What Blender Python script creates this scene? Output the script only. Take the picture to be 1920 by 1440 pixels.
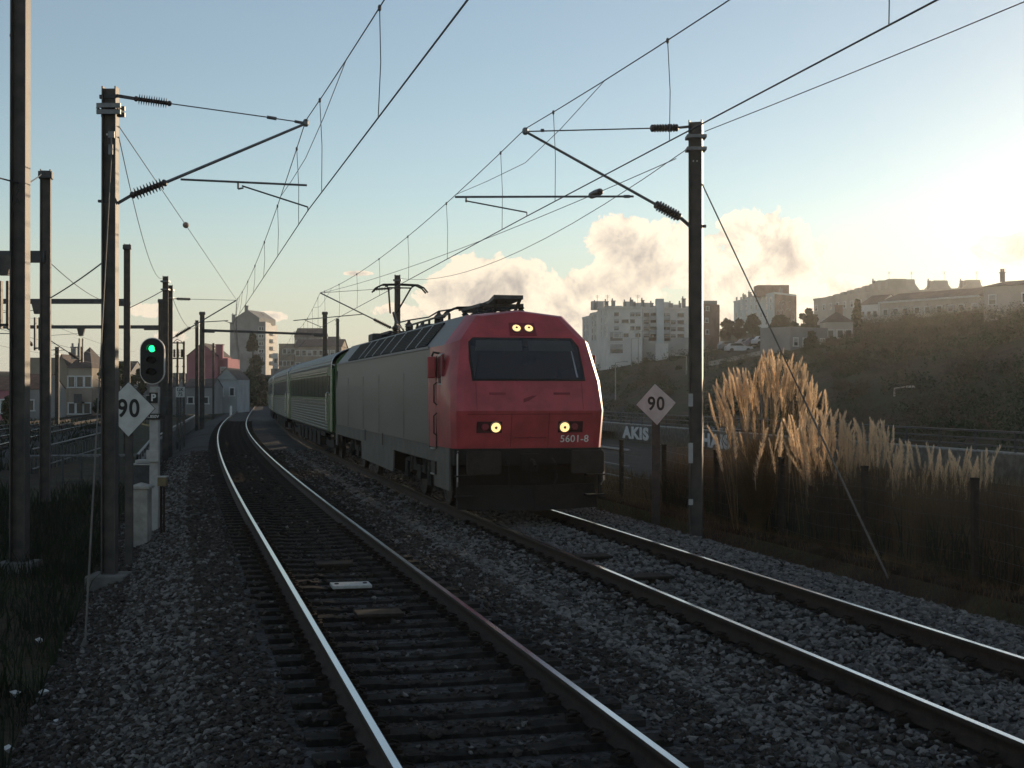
import bpy, bmesh, math, random
import numpy as np
from mathutils import Vector, Matrix, noise as mnoise

for o in list(bpy.data.objects):
    bpy.data.objects.remove(o)
scene = bpy.context.scene
col = scene.collection
R = math.radians
rng = np.random.default_rng(7)
random.seed(7)

# ------------------------------------------------------------------ camera
F = 2580.0            # focal length in pixels of the 1920 wide photograph
HC = 2.35             # eye height above the rail heads (photographer on a platform)
cd = bpy.data.cameras.new('camera')
cam = bpy.data.objects.new('camera', cd)
col.objects.link(cam)
cd.sensor_width = 36.0
cd.lens = 36.0 * F / 1920.0
cd.clip_start = 0.1
cd.clip_end = 9000
cam.location = (0, 0, HC)
cam.rotation_euler = (R(90) + math.atan(15 / F), 0, 0)
scene.camera = cam

# ------------------------------------------------------------------ light
SUN_AZ, SUN_EL = 33.0, 7.0        # degrees right of the view axis, degrees up
w = bpy.data.worlds.new('World')
scene.world = w
w.use_nodes = True
nt = w.node_tree
nt.nodes.clear()


class NG:
    """small helper to write node graphs as expressions"""
    def __init__(self, tree):
        self.t = tree

    def n(self, typ, **kw):
        nd = self.t.nodes.new(typ)
        for k, v in kw.items():
            setattr(nd, k, v)
        return nd

    def put(self, sock, v):
        if isinstance(v, bpy.types.NodeSocket):
            self.t.links.new(v, sock)
        else:
            sock.default_value = v

    def m(self, op, a, b=None, c=None, clamp=False):
        nd = self.n('ShaderNodeMath', operation=op, use_clamp=clamp)
        for i, v in enumerate((a, b, c)):
            if v is not None:
                self.put(nd.inputs[i], v)
        return nd.outputs[0]

    def mixc(self, f, a, b, blend='MIX'):
        nd = self.n('ShaderNodeMix', data_type='RGBA', blend_type=blend)
        self.put(nd.inputs[0], f)
        self.put(nd.inputs[6], a if not isinstance(a, tuple) else (*a[:3], 1))
        self.put(nd.inputs[7], b if not isinstance(b, tuple) else (*b[:3], 1))
        return nd.outputs[2]

    def sstep(self, v, lo, hi, out0=0.0, out1=1.0):
        nd = self.n('ShaderNodeMapRange', interpolation_type='SMOOTHSTEP')
        self.put(nd.inputs[0], v)
        nd.inputs[1].default_value = lo
        nd.inputs[2].default_value = hi
        nd.inputs[3].default_value = out0
        nd.inputs[4].default_value = out1
        return nd.outputs[0]

    def noise(self, vec, scale, detail=6, rough=0.55, dist=0.0):
        nd = self.n('ShaderNodeTexNoise')
        if vec is not None:
            self.put(nd.inputs['Vector'], vec)
        nd.inputs['Scale'].default_value = scale
        nd.inputs['Detail'].default_value = detail
        nd.inputs['Roughness'].default_value = rough
        nd.inputs['Distortion'].default_value = dist
        return nd.outputs[0]


SKY_STRENGTH = 0.15
OFFTOP = 13.4         # roof level of the row of blocks on the right ridge
HAZE = 0.00024
g = NG(nt)
sky = g.n('ShaderNodeTexSky', sky_type='NISHITA', sun_disc=False)
sky.sun_elevation = R(SUN_EL)
sky.sun_rotation = R(SUN_AZ)
sky.altitude = 60
sky.air_density = 0.9
sky.dust_density = 0.14
sky.ozone_density = 1.4
geo = g.n('ShaderNodeTexCoord')
dirv = geo.outputs['Generated']
sep = g.n('ShaderNodeSeparateXYZ')
nt.links.new(dirv, sep.inputs[0])
az = g.m('ARCTAN2', sep.outputs[0], sep.outputs[1])
el = g.m('ARCSINE', sep.outputs[2])
# cumulus banks low over the horizon: lobes in azimuth / elevation (degrees), ragged by noise
n1 = g.noise(dirv, 20.0, 9, 0.6, 0.6)
n2 = g.noise(dirv, 62.0, 8, 0.62, 0.4)
nA = g.m('ADD', g.m('MULTIPLY', g.m('SUBTRACT', n1, 0.445), 4.2), g.m('MULTIPLY', g.m('SUBTRACT', n2, 0.49), 3.0))
LOBES = [(4.4, 6.1, 1.15, .95), (5.7, 5.2, 2.0, 1.5), (7.6, 5.3, 1.7, 1.3), (10.0, 6.1, 1.5, 1.15), (11.2, 5.1, 1.5, 1.5),
         (9.0, 4.3, 3.2, 1.6), (4.5, 4.2, 1.9, 1.2), (-1.5, 5.0, 1.05, .9), (-2.3, 3.9, 1.9, 1.0), (.2, 4.2, 1.7, 1.0),
         (2.1, 3.9, 1.9, 1.1), (-4.6, 3.3, 1.1, .4), (3.8, 3.2, 3.0, .9), (8.5, 2.9, 4.0, .9), (13.6, 4.2, 1.0, .5),
         (19.8, 5.4, 1.3, .7), (-14.6, 3.3, .7, .28), (-10.0, 3.1, .7, .18), (-6.4, 4.9, .5, .10), (-13.9, 2.2, .6, .25), (23.5, 4.9, 2.4, .9),
         (-31, 4, 4, 1.0), (-44, 5, 5, 1.6), (-62, 4, 6, 1.4), (40, 4, 3, 1.0), (55, 5, 5, 1.5), (78, 4, 6, 1.4),
         (100, 5, 6, 1.8), (125, 4, 7, 1.6), (-90, 5, 7, 1.7), (-120, 4, 6, 1.5), (160, 5, 9, 1.8), (-155, 5, 8, 1.7)]
field = None
for (a0, e0, ra, re) in LOBES:
    da = g.m('DIVIDE', g.m('SUBTRACT', az, R(a0)), R(ra * 1.12))
    de = g.m('DIVIDE', g.m('SUBTRACT', el, R(e0)), R(re * 1.12))
    v = g.m('SUBTRACT', 1.0, g.m('ADD', g.m('MULTIPLY', da, da), g.m('MULTIPLY', de, de)))
    field = v if field is None else g.m('SMOOTH_MAX', field, v, 0.25)
field = g.m('ADD', field, nA)
mask = g.sstep(field, 0.0, 0.30)
# thickness: thin sunlit rims stay cream, deep parts go mauve grey; relief from noise seen from the sun's side
off = g.n('ShaderNodeVectorMath', operation='ADD')
nt.links.new(dirv, off.inputs[0])
off.inputs[1].default_value = (0.006, -0.002, 0.008)
n1b = g.noise(off.outputs[0], 20.0, 9, 0.6, 0.6)
n2b = g.noise(off.outputs[0], 62.0, 8, 0.62, 0.4)
relief = g.m('ADD', g.m('MULTIPLY', g.m('SUBTRACT', n1, n1b), 4.0), g.m('MULTIPLY', g.m('SUBTRACT', n2, n2b), 1.3))
thick = g.sstep(field, 0.45, 2.3)
thick = g.m('SUBTRACT', thick, relief, clamp=True)
sunside = g.sstep(az, R(-14), R(18), 0.0, 1.0)
rimc = g.mixc(sunside, (.98, .84, .66), (1.25, 1.08, .84))
corec = g.mixc(sunside, (.46, .42, .39), (.56, .47, .42))
cloudc = g.mixc(thick, rimc, corec)
# far low haze all round the horizon, warmer towards the sun
hz = g.m('MULTIPLY', g.sstep(el, R(0.5), R(8.5), 1.0, 0.0), .86)
hzc = g.mixc(g.sstep(az, R(2), R(27), 0.0, 1.0), (.60, .59, .51), (1.05, .96, .78))
def lit(c):
    k_ = g.n('ShaderNodeVectorMath', operation='SCALE')
    nt.links.new(c, k_.inputs[0])
    k_.inputs[3].default_value = 1.0 / SKY_STRENGTH
    return k_.outputs[0]
# a thin even veil of high cloud pales the whole sky
veil = g.mixc(.11, sky.outputs[0], lit(g.mixc(0.0, (.80, .78, .72), (.80, .78, .72))))
hazy = g.mixc(hz, veil, lit(hzc))
mixed = g.mixc(g.m('MULTIPLY', mask, 0.94), hazy, lit(cloudc))
bg = g.n('ShaderNodeBackground')
nt.links.new(mixed, bg.inputs[0])
bg.inputs[1].default_value = SKY_STRENGTH
wo = g.n('ShaderNodeOutputWorld')
nt.links.new(bg.outputs[0], wo.inputs[0])

sd = bpy.data.lights.new('sun', 'SUN')
sd.energy = 5.0
sd.angle = R(0.55)
sd.color = (1.0, .77, .52)
sun = bpy.data.objects.new('sun', sd)
col.objects.link(sun)
sdir = Vector((math.sin(R(SUN_AZ)) * math.cos(R(SUN_EL)), math.cos(R(SUN_AZ)) * math.cos(R(SUN_EL)), math.sin(R(SUN_EL))))
sun.rotation_euler = sdir.to_track_quat('Z', 'Y').to_euler()
sun.location = (60, 100, 60)

scene.view_settings.view_transform = 'Standard'
scene.view_settings.look = 'None'
scene.view_settings.gamma = 1.0
scene.view_settings.exposure = 0.03
scene.render.engine = 'CYCLES'
scene.cycles.use_denoising = True
scene.cycles.max_bounces = 6
scene.cycles.volume_bounces = 0
scene.cycles.transparent_max_bounces = 12
scene.cycles.caustics_reflective = False
scene.cycles.caustics_refractive = False


# ------------------------------------------------------------------ materials
MATS = {}


def mat(name, c, rough=.75, metal=0.0, var=.25, scale=6.0, c2=None, bump=0.0, bscale=None, spec=.4,
        emit=None, transl=0.0, rnd=0.0, stretch=None, coat=0.0, detail=6):
    m = bpy.data.materials.new(name)
    m.use_nodes = True
    t = m.node_tree
    b = t.nodes['Principled BSDF']
    k = NG(t)
    b.inputs['Roughness'].default_value = rough
    b.inputs['Metallic'].default_value = metal
    b.inputs['Specular IOR Level'].default_value = spec
    if coat:
        b.inputs['Coat Weight'].default_value = coat
        b.inputs['Coat Roughness'].default_value = .08
    tc = k.n('ShaderNodeTexCoord')
    vec = tc.outputs['Object']
    if stretch:
        mp = k.n('ShaderNodeMapping')
        t.links.new(vec, mp.inputs[0])
        mp.inputs['Scale'].default_value = stretch
        vec = mp.outputs[0]
    if emit:
        b.inputs['Base Color'].default_value = (*c, 1)
        b.inputs['Emission Color'].default_value = (*c, 1)
        b.inputs['Emission Strength'].default_value = emit
    else:
        nz = k.noise(vec, scale, detail)
        lo = tuple(max(0, x * (1 - var)) for x in c)
        hi = c2 if c2 else tuple(min(1, x * (1 + var)) for x in c)
        cc = k.mixc(k.sstep(nz, .3, .7), lo, hi)
        if rnd:
            oi = k.n('ShaderNodeObjectInfo')
            f = k.m('ADD', 1 - rnd, k.m('MULTIPLY', oi.outputs['Random'], 2 * rnd))
            sv = k.n('ShaderNodeVectorMath', operation='SCALE')
            t.links.new(cc, sv.inputs[0])
            t.links.new(f, sv.inputs[3])
            cc = sv.outputs[0]
        t.links.new(cc, b.inputs['Base Color'])
        rr = k.m('ADD', rough - .08, k.m('MULTIPLY', nz, .16), clamp=True)
        t.links.new(rr, b.inputs['Roughness'])
        if bump:
            bp = k.n('ShaderNodeBump')
            bp.inputs['Strength'].default_value = bump
            bp.inputs['Distance'].default_value = .02
            nb = k.noise(vec, bscale or scale * 4, 8, .6)
            t.links.new(nb, bp.inputs['Height'])
            t.links.new(bp.outputs[0], b.inputs['Normal'])
        if transl:
            tr = k.n('ShaderNodeBsdfTranslucent')
            t.links.new(cc, tr.inputs[0])
            mx = k.n('ShaderNodeMixShader')
            mx.inputs[0].default_value = transl
            t.links.new(b.outputs[0], mx.inputs[1])
            t.links.new(tr.outputs[0], mx.inputs[2])
            t.links.new(mx.outputs[0], t.nodes['Material Output'].inputs[0])
    MATS[name] = m
    return m


mat('steel_post', (.055, .055, .057), .6, .3, .3, 3, c2=(.10, .088, .078), bump=.25, bscale=30)
mat('steel_dark', (.06, .062, .066), .55, .5, .3, 6)
mat('galv', (.16, .165, .17), .5, .6, .25, 8)
mat('wire', (.10, .10, .105), .5, .6, .1)
mat('guy', (.13, .115, .10), .6, .3, .2, 4)
mat('insul', (.055, .042, .04), .35, 0, .3, 8)
mat('porcelain', (.32, .22, .17), .3, 0, .2, 8)
mat('rail_web', (.030, .020, .015), .85, .2, .35, 10, bump=.3)
mat('rail_top', (.55, .56, .58), .2, 1.0, .12, 3, stretch=(1, .15, 1))
mat('sleeper', (.028, .025, .022), .95, 0, .5, 5, bump=.5, bscale=50, spec=.08)
mat('clip', (.028, .021, .017), .95, 0, .3, 10, spec=.1)
mat('stone', (.145, .137, .128), .95, 0, .3, 9, rnd=.5, bump=.3, spec=.12)
mat('stone_dark', (.048, .041, .035), .95, 0, .35, 9, rnd=.5, spec=.12)
mat('plate_pale', (.42, .41, .38), .8, 0, .15, 20)
mat('plate_dark', (.036, .030, .025), .95, 0, .3, 12, spec=.1)
mat('red', (.40, .052, .062), .42, 0, .2, 2.5, spec=.5, coat=.12)
mat('red_dark', (.22, .022, .032), .5, 0, .2, 2)
mat('silver', (.16, .152, .138), .5, .25, .14, 1.2, stretch=(1, .3, 1.4), bump=.02, bscale=3)
mat('silver_roof', (.22, .22, .24), .5, .15, .15, 2)
mat('grille', (.010, .014, .020), .6, 0, .2, 10, spec=.12)
mat('trim', (.42, .42, .42), .4, .6, .1, 4)
mat('coach_glass', (.008, .011, .010), .2, 0, .1, 1, spec=.18)
mat('wall_cottage', (.36, .375, .375), .9, 0, .15, .5)
mat('glass', (.012, .016, .022), .06, 0, .1, 1, spec=.6)
mat('black', (.012, .012, .013), .6, 0, .3, 8)
mat('underframe', (.012, .011, .010), .85, .1, .4, 6)
mat('wheel', (.028, .024, .021), .6, .6, .3, 8)
mat('rubber', (.015, .015, .015), .8, 0, .2, 8)
mat('coach', (.115, .135, .122), .38, .65, .15, 3, stretch=(1, .2, 1))
mat('coach_roof', (.17, .172, .165), .5, .4, .2, 4, stretch=(1, .15, 1))
mat('coach_green', (.040, .105, .030), .45, 0, .15, 3)
mat('chrome', (.55, .56, .55), .25, .9, .1, 3)
mat('curtain', (.22, .24, .23), .9, 0, .2, 6)
mat('gangway', (.05, .05, .05), .9, 0, .3, 6)
mat('lamp_warm', (1.0, .66, .28), emit=1.35)
mat('lamp_core', (.16, .08, .03), .5, 0, .1, 5)
mat('lamp_bezel', (.25, .2, .15), .3, .8, .1, 5)
mat('lamp_green', (.02, 1.0, .30), emit=2.2)
mat('white_paint', (.72, .70, .66), .6, 0, .08, 10)
mat('sign_face', (.55, .555, .53), .55, 0, .10, 5)
mat('sign_black', (.015, .015, .015), .6, 0, .1, 5)
mat('sign_back', (.05, .05, .05), .7, .2, .2, 5)
mat('concrete', (.30, .285, .255), .9, 0, .25, 4, bump=.3, bscale=25)
mat('concrete_mid', (.20, .19, .175), .92, 0, .35, 1.5, bump=.3, bscale=18)
mat('concrete_dark', (.12, .115, .105), .92, 0, .35, 2.5, bump=.3, bscale=18)
mat('earth_kerb', (.034, .024, .016), 1.0, 0, .5, 2.5, bump=.6, bscale=14, spec=.03)
mat('yellow_box', (.17, .13, .07), .7, 0, .2, 6)
mat('box_grey', (.38, .37, .35), .7, 0, .12, 8)
mat('asphalt', (.040, .039, .037), .95, 0, .3, 1.2, bump=.3, bscale=20, spec=.08)
mat('pavement', (.22, .22, .21), .9, 0, .2, 2)
mat('graffiti', (.75, .72, .68), .8, 0, .15, 6)
mat('graffiti_dark', (.10, .09, .10), .8, 0, .15, 6)
mat('wall_white', (.62, .60, .56), .9, 0, .10, .35)
mat('wall_cool', (.50, .55, .55), .9, 0, .10, .35)
mat('wall_pale', (.46, .41, .35), .9, 0, .16, .3)
mat('wall_tan', (.28, .235, .185), .9, 0, .2, .4)
mat('wall_brown', (.23, .15, .12), .9, 0, .35, .5)
mat('wall_pink', (.33, .125, .155), .9, 0, .12, .4)
mat('wall_grey', (.255, .25, .24), .9, 0, .15, .4)
mat('plinth', (.36, .35, .33), .9, 0, .12, .5)
mat('roof_dark', (.085, .065, .06), .9, 0, .3, 1)
mat('roof_tile', (.16, .085, .06), .9, 0, .3, 1.5)
mat('win', (.03, .035, .04), .15, 0, .2, 1, spec=.6)
mat('win_shut', (.34, .33, .31), .8, 0, .15, 2)
mat('frame_white', (.6, .6, .58), .7, 0, .1, 4)
mat('balcony', (.28, .31, .32), .85, 0, .15, 1)
mat('mural', (.50, .46, .44), .9, 0, .15, 3)
mat('bark', (.06, .045, .035), .95, 0, .35, 6, bump=.5)
mat('leaf_pine', (.030, .045, .022), .8, 0, .4, .8, rnd=.2, transl=.15)
mat('leaf_bush', (.030, .046, .018), .8, 0, .45, .5, transl=.2)
mat('twig', (.075, .06, .038), .9, 0, .4, .3, transl=.15)
mat('grass_green', (.013, .021, .008), .8, 0, .45, .7, transl=.2)
mat('grass_dry', (.105, .068, .034), .85, 0, .5, .6, transl=.3)
mat('plume', (.86, .69, .49), .9, 0, .12, 3, rnd=.16, transl=.58)
mat('stem', (.30, .20, .09), .85, 0, .3, 3, transl=.3)
mat('pampas_leaf', (.10, .068, .03), .8, 0, .4, 1.2, transl=.3)
mat('litter', (.55, .55, .54), .7, 0, .15, 12)
for nm, c in (('car_white', (.6, .6, .6)), ('car_grey', (.16, .17, .18)), ('car_blue', (.05, .07, .14)), ('car_silver', (.38, .39, .40))):
    mat(nm, c, .3, .2, .05, 2, coat=.5)


# terrain: grass, bare earth and scrub by noise
def terrain_mat():
    m = bpy.data.materials.new('terrain')
    m.use_nodes = True
    t = m.node_tree
    b = t.nodes['Principled BSDF']
    k = NG(t)
    tc = k.n('ShaderNodeTexCoord')
    v = tc.outputs['Object']
    a = k.noise(v, .09, 7, .6)
    b1 = k.noise(v, .7, 7, .65)
    c1 = k.noise(v, 7.0, 6, .65)
    e = k.mixc(k.sstep(b1, .38, .62), (.038, .028, .02), (.072, .055, .036))
    gr = k.mixc(k.sstep(c1, .35, .65), (.020, .030, .012), (.046, .056, .024))
    f = k.m('ADD', k.m('MULTIPLY', a, .6), k.m('MULTIPLY', b1, .4))
    cc = k.mixc(k.sstep(f, .44, .56), e, gr)
    t.links.new(cc, b.inputs['Base Color'])
    b.inputs['Roughness'].default_value = .95
    b.inputs['Specular IOR Level'].default_value = .15
    bp = k.n('ShaderNodeBump')
    bp.inputs['Strength'].default_value = .7
    bp.inputs['Distance'].default_value = .12
    t.links.new(c1, bp.inputs['Height'])
    t.links.new(bp.outputs[0], b.inputs['Normal'])
    MATS['terrain'] = m


def ballast_mat():
    m = bpy.data.materials.new('ballast')
    m.use_nodes = True
    t = m.node_tree
    b = t.nodes['Principled BSDF']
    k = NG(t)
    tc = k.n('ShaderNodeTexCoord')
    v = tc.outputs['Object']
    vo = k.n('ShaderNodeTexVoronoi', feature='F1')
    t.links.new(v, vo.inputs['Vector'])
    vo.inputs['Scale'].default_value = 13.0
    sp = k.n('ShaderNodeSeparateColor')
    t.links.new(vo.outputs['Color'], sp.inputs[0])
    base = k.mixc(sp.outputs[0], (.035, .034, .034), (.085, .085, .087))
    big = k.noise(v, .35, 5)
    cc = k.mixc(k.sstep(big, .45, .68), base, (.040, .034, .028))
    t.links.new(cc, b.inputs['Base Color'])
    b.inputs['Roughness'].default_value = .95
    b.inputs['Specular IOR Level'].default_value = .2
    bp = k.n('ShaderNodeBump')
    bp.inputs['Strength'].default_value = 1.0
    bp.inputs['Distance'].default_value = .04
    bp.invert = True
    t.links.new(vo.outputs['Distance'], bp.inputs['Height'])
    t.links.new(bp.outputs[0], b.inputs['Normal'])
    MATS['ballast'] = m


terrain_mat()
ballast_mat()


# ------------------------------------------------------------------ mesh helpers
def V(*a):
    return Vector(a if len(a) > 1 else a[0])


class MB:
    def __init__(s):
        s.v = []
        s.f = []
        s.smooth = False

    def add(s, vs, fs):
        n = len(s.v)
        s.v += [tuple(p) for p in vs]
        s.f += [tuple(i + n for i in f) for f in fs]
        return s

    def box(s, c, d, rz=0.0, mtx=None):
        hx, hy, hz = d[0] / 2, d[1] / 2, d[2] / 2
        vs = [Vector((x, y, z)) for x in (-hx, hx) for y in (-hy, hy) for z in (-hz, hz)]
        q = mtx if mtx else Matrix.Rotation(rz, 3, 'Z')
        vs = [q @ p + Vector(c) for p in vs]
        return s.add(vs, [(0, 1, 3, 2), (4, 6, 7, 5), (0, 4, 5, 1), (2, 3, 7, 6), (0, 2, 6, 4), (1, 5, 7, 3)])

    def frame(s, a, b):
        a, b = Vector(a), Vector(b)
        d = (b - a).normalized()
        up = Vector((0, 0, 1)) if abs(d.z) < .95 else Vector((0, 1, 0))
        x = d.cross(up).normalized()
        y = x.cross(d).normalized()
        return a, b, x, y

    def bar(s, a, b, w_, h_):
        a, b, x, y = s.frame(a, b)
        vs = []
        for p in (a, b):
            for sx, sy in ((-1, -1), (1, -1), (1, 1), (-1, 1)):
                vs.append(p + x * sx * w_ / 2 + y * sy * h_ / 2)
        return s.add(vs, [(3, 2, 1, 0), (4, 5, 6, 7), (0, 1, 5, 4), (1, 2, 6, 5), (2, 3, 7, 6), (3, 0, 4, 7)])

    def lathe(s, a, b, prof, n=10):
        """prof: list of (t along a->b in metres, radius)"""
        a, b, x, y = s.frame(a, b)
        d = (b - a).normalized()
        vs, fs = [], []
        for (t, r) in prof:
            for i in range(n):
                an = 2 * math.pi * i / n
                vs.append(a + d * t + (x * math.cos(an) + y * math.sin(an)) * r)
        for k in range(len(prof) - 1):
            for i in range(n):
                j = (i + 1) % n
                fs.append((k * n + i, k * n + j, (k + 1) * n + j, (k + 1) * n + i))
        fs.append(tuple(range(n))[::-1])
        fs.append(tuple((len(prof) - 1) * n + i for i in range(n)))
        return s.add(vs, fs)

    def tube(s, a, b, r, n=8, r2=None):
        L = (Vector(b) - Vector(a)).length
        return s.lathe(a, b, [(0, r), (L, r if r2 is None else r2)], n)

    def path(s, pts, r, n=6):
        pts = [Vector(p) for p in pts]
        vs, fs = [], []
        for i, p in enumerate(pts):
            d = (pts[min(i + 1, len(pts) - 1)] - pts[max(i - 1, 0)]).normalized()
            up = Vector((0, 0, 1)) if abs(d.z) < .95 else Vector((0, 1, 0))
            x = d.cross(up).normalized()
            y = x.cross(d).normalized()
            for k in range(n):
                an = 2 * math.pi * k / n
                vs.append(p + (x * math.cos(an) + y * math.sin(an)) * r)
        for i in range(len(pts) - 1):
            for k in range(n):
                j = (k + 1) % n
                fs.append((i * n + k, i * n + j, (i + 1) * n + j, (i + 1) * n + k))
        fs.append(tuple(range(n))[::-1])
        fs.append(tuple((len(pts) - 1) * n + k for k in range(n)))
        return s.add(vs, fs)

    def prism(s, poly, axis_vec, origin=(0, 0, 0), ex=(1, 0, 0), ey=(0, 0, 1)):
        """poly 2D -> origin + ex*u + ey*v, extruded along axis_vec"""
        o = Vector(origin)
        ex, ey, av = Vector(ex), Vector(ey), Vector(axis_vec)
        n = len(poly)
        vs = [o + ex * u + ey * v for u, v in poly] + [o + ex * u + ey * v + av for u, v in poly]
        fs = [tuple(range(n))[::-1], tuple(range(n, 2 * n))]
        for i in range(n):
            j = (i + 1) % n
            fs.append((i, j, n + j, n + i))
        return s.add(vs, fs)

    def mesh(s, name, m=None, bevel=None):
        me = bpy.data.meshes.new(name)
        me.from_pydata(s.v, [], s.f)
        me.validate()
        bm = bmesh.new()
        bm.from_mesh(me)
        bmesh.ops.recalc_face_normals(bm, faces=bm.faces)
        if s.smooth:
            for f in bm.faces:
                f.smooth = True
        bm.to_mesh(me)
        bm.free()
        if m:
            me.materials.append(MATS[m])
        return me

    def build(s, name, m, parent=None, org=None, bevel=0.0, seg=2, smooth_angle=None):
        if org is not None:
            ox, oy, oz = org
            s.v = [(x - ox, y - oy, z - oz) for x, y, z in s.v]
        me = s.mesh(name, m)
        return link(name, me, parent, bevel, seg, smooth_angle)


def link(name, me, parent=None, bevel=0.0, seg=2, smooth_angle=None):
    o = bpy.data.objects.new(name, me)
    col.objects.link(o)
    if parent is not None:
        o.parent = parent
    if bevel:
        b = o.modifiers.new('bevel', 'BEVEL')
        b.width = bevel
        b.segments = seg
        b.limit_method = 'ANGLE'
        b.angle_limit = R(25)
        b.harden_normals = False
    if smooth_angle:
        for p in me.polygons:
            p.use_smooth = True
        try:
            me.set_sharp_from_angle(angle=R(smooth_angle))
        except Exception:
            pass
    return o


def tag(o, label, cat, group=None):
    o['label'] = label
    o['category'] = cat
    if group:
        o['group'] = group
    return o


def thing(name, label, cat, loc=(0, 0, 0), rz=0.0, group=None):
    o = bpy.data.objects.new(name, None)
    col.objects.link(o)
    o.location = loc
    o.rotation_euler = (0, 0, rz)
    o.empty_display_size = .2
    return tag(o, label, cat, group)


def struct(o):
    o['kind'] = 'structure'
    return o


def copy_tree(o, parent=None):
    c = o.copy()
    col.objects.link(c)
    c.parent = parent
    for ch in o.children:
        copy_tree(ch, c)
    return c


def np_mesh(name, verts, faces, m, smooth=False):
    """verts (n,3) array, faces (k,3|4) int array"""
    me = bpy.data.meshes.new(name)
    nv, nf, k = len(verts), len(faces), faces.shape[1]
    me.vertices.add(nv)
    me.vertices.foreach_set('co', np.asarray(verts, dtype=np.float32).ravel())
    me.loops.add(nf * k)
    me.loops.foreach_set('vertex_index', np.asarray(faces, dtype=np.int32).ravel())
    me.polygons.add(nf)
    me.polygons.foreach_set('loop_start', np.arange(0, nf * k, k, dtype=np.int32))
    me.polygons.foreach_set('loop_total', np.full(nf, k, dtype=np.int32))
    if smooth:
        me.polygons.foreach_set('use_smooth', np.ones(nf, dtype=bool))
    me.update(calc_edges=True)
    if m:
        me.materials.append(MATS[m])
    return me


def text_mesh(s, size, bold=0.0, ext=.004, mname='sign_black', space=1.0):
    cu = bpy.data.curves.new('txt', 'FONT')
    cu.body = s
    cu.size = size
    cu.align_x = 'CENTER'
    cu.align_y = 'CENTER'
    cu.extrude = ext
    cu.offset = bold
    cu.space_character = space
    ob = bpy.data.objects.new('txt', cu)
    col.objects.link(ob)
    dg = bpy.context.evaluated_depsgraph_get()
    me = bpy.data.meshes.new_from_object(ob.evaluated_get(dg))
    bpy.data.objects.remove(ob)
    me.materials.clear()
    me.materials.append(MATS[mname])
    return me


def put_text(name, s, size, mname, loc, face_dir, parent, org=(0, 0, 0), bold=0.0, sx=1.0, space=1.0, ext=.004):
    """upright text whose front looks along face_dir"""
    me = text_mesh(s, size, bold, ext, mname, space)
    fd = Vector(face_dir).normalized()
    z = fd
    x = Vector((0, 0, 1)).cross(z).normalized()
    y = z.cross(x)
    q = Matrix((x, y, z)).transposed()
    p = Vector(loc) - Vector(org)
    for v in me.vertices:
        c = Vector((v.co.x * sx, v.co.y, v.co.z))
        v.co = q @ c + p
    return link(name, me, parent)


# ------------------------------------------------------------------ where the tracks run
def slope(Y):
    if Y < 25:
        return -.243
    if Y < 110:
        return -.243 + .055 * (Y - 25) / 85
    if Y < 150:
        return -.188 + .008 * (Y - 110) / 40
    if Y < 280:
        return -.18
    return -.18 + min(.06, .06 * (Y - 280) / 200)


_ys = np.arange(-60, 3200, .5)
_sl = np.array([slope(y) for y in _ys])
_xs = np.concatenate([[0], np.cumsum((_sl[1:] + _sl[:-1]) / 2 * .5)])
_xs += -3.97 - np.interp(25.7, _ys, _xs)


def XL(Y):
    return float(np.interp(Y, _ys, _xs))


OFF = 4.18           # distance between the two tracks' centre lines


def trk(o, Y, z=0.0):
    s_ = slope(Y)
    n = math.hypot(1, s_)
    return Vector((XL(Y) + o / n, Y - o * s_ / n, z))


def tdir(Y):
    s_ = slope(Y)
    return Vector((s_, 1, 0)).normalized()


def ndir(Y):
    t_ = tdir(Y)
    return Vector((t_.y, -t_.x, 0))


def at(px, py, Y):
    """point of the place seen at photograph pixel px,py when it stands Y metres ahead"""
    return Vector(((px - 960) * Y / F, Y, HC + (735 - py) * Y / F))


def ss(x, a, b):
    t_ = min(1, max(0, (x - a) / (b - a)))
    return t_ * t_ * (3 - 2 * t_)


def off_of(X, Y):
    """approximate sideways offset from the left track of a ground point"""
    y0 = Y
    for _ in range(6):
        s_ = slope(y0)
        n = math.hypot(1, s_)
        o = (X - XL(y0)) * n
        y0 = Y + o * s_ / n
    return o, y0


PROFILE = [(-400, 4.0), (-150, 1.2), (-60, -.3), (-19, -.30), (-17.5, -.42), (-9.0, -.42), (-7.6, -.80), (-4.3, -.80), (-3.4, -.85), (6.9, -.70),
           (7.6, -.62), (8.1, -.30), (9.4, -.36), (11.0, -.62), (13.0, -.82), (25.0, -.82), (26.0, -.6)]


def ground_z(o, Y):
    if o <= 26:
        z = float(np.interp(o, [p[0] for p in PROFILE], [p[1] for p in PROFILE]))
    else:
        z = -.6 + 9.4 * ss(o, 27, 77) + .2 * max(0, min(o, 112) - 75)
        z += .5 * mnoise.noise((o * .05, Y * .04, 0)) * min(1, (o - 26) / 10)
    if Y > 300:
        z += 7.5 * ss(Y, 310, 350) * (1 if o < 26 else .4)
    if Y > 500:
        z += 6 * ss(Y, 500, 900)
    if o < -3.6 and o > -9:
        z += .07 * mnoise.noise((o * .9, Y * .5, 3))
    if 7.4 < o < 13:
        z += .06 * mnoise.noise((o * .8, Y * .45, 5))
    return z


def gpoint(px, Y, dz=0.0):
    X = (px - 960) * Y / F
    o, y0 = off_of(X, Y)
    return Vector((X, Y, ground_z(o, y0) + dz))


def gz(X, Y):
    o, y0 = off_of(X, Y)
    return ground_z(o, y0)


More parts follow.
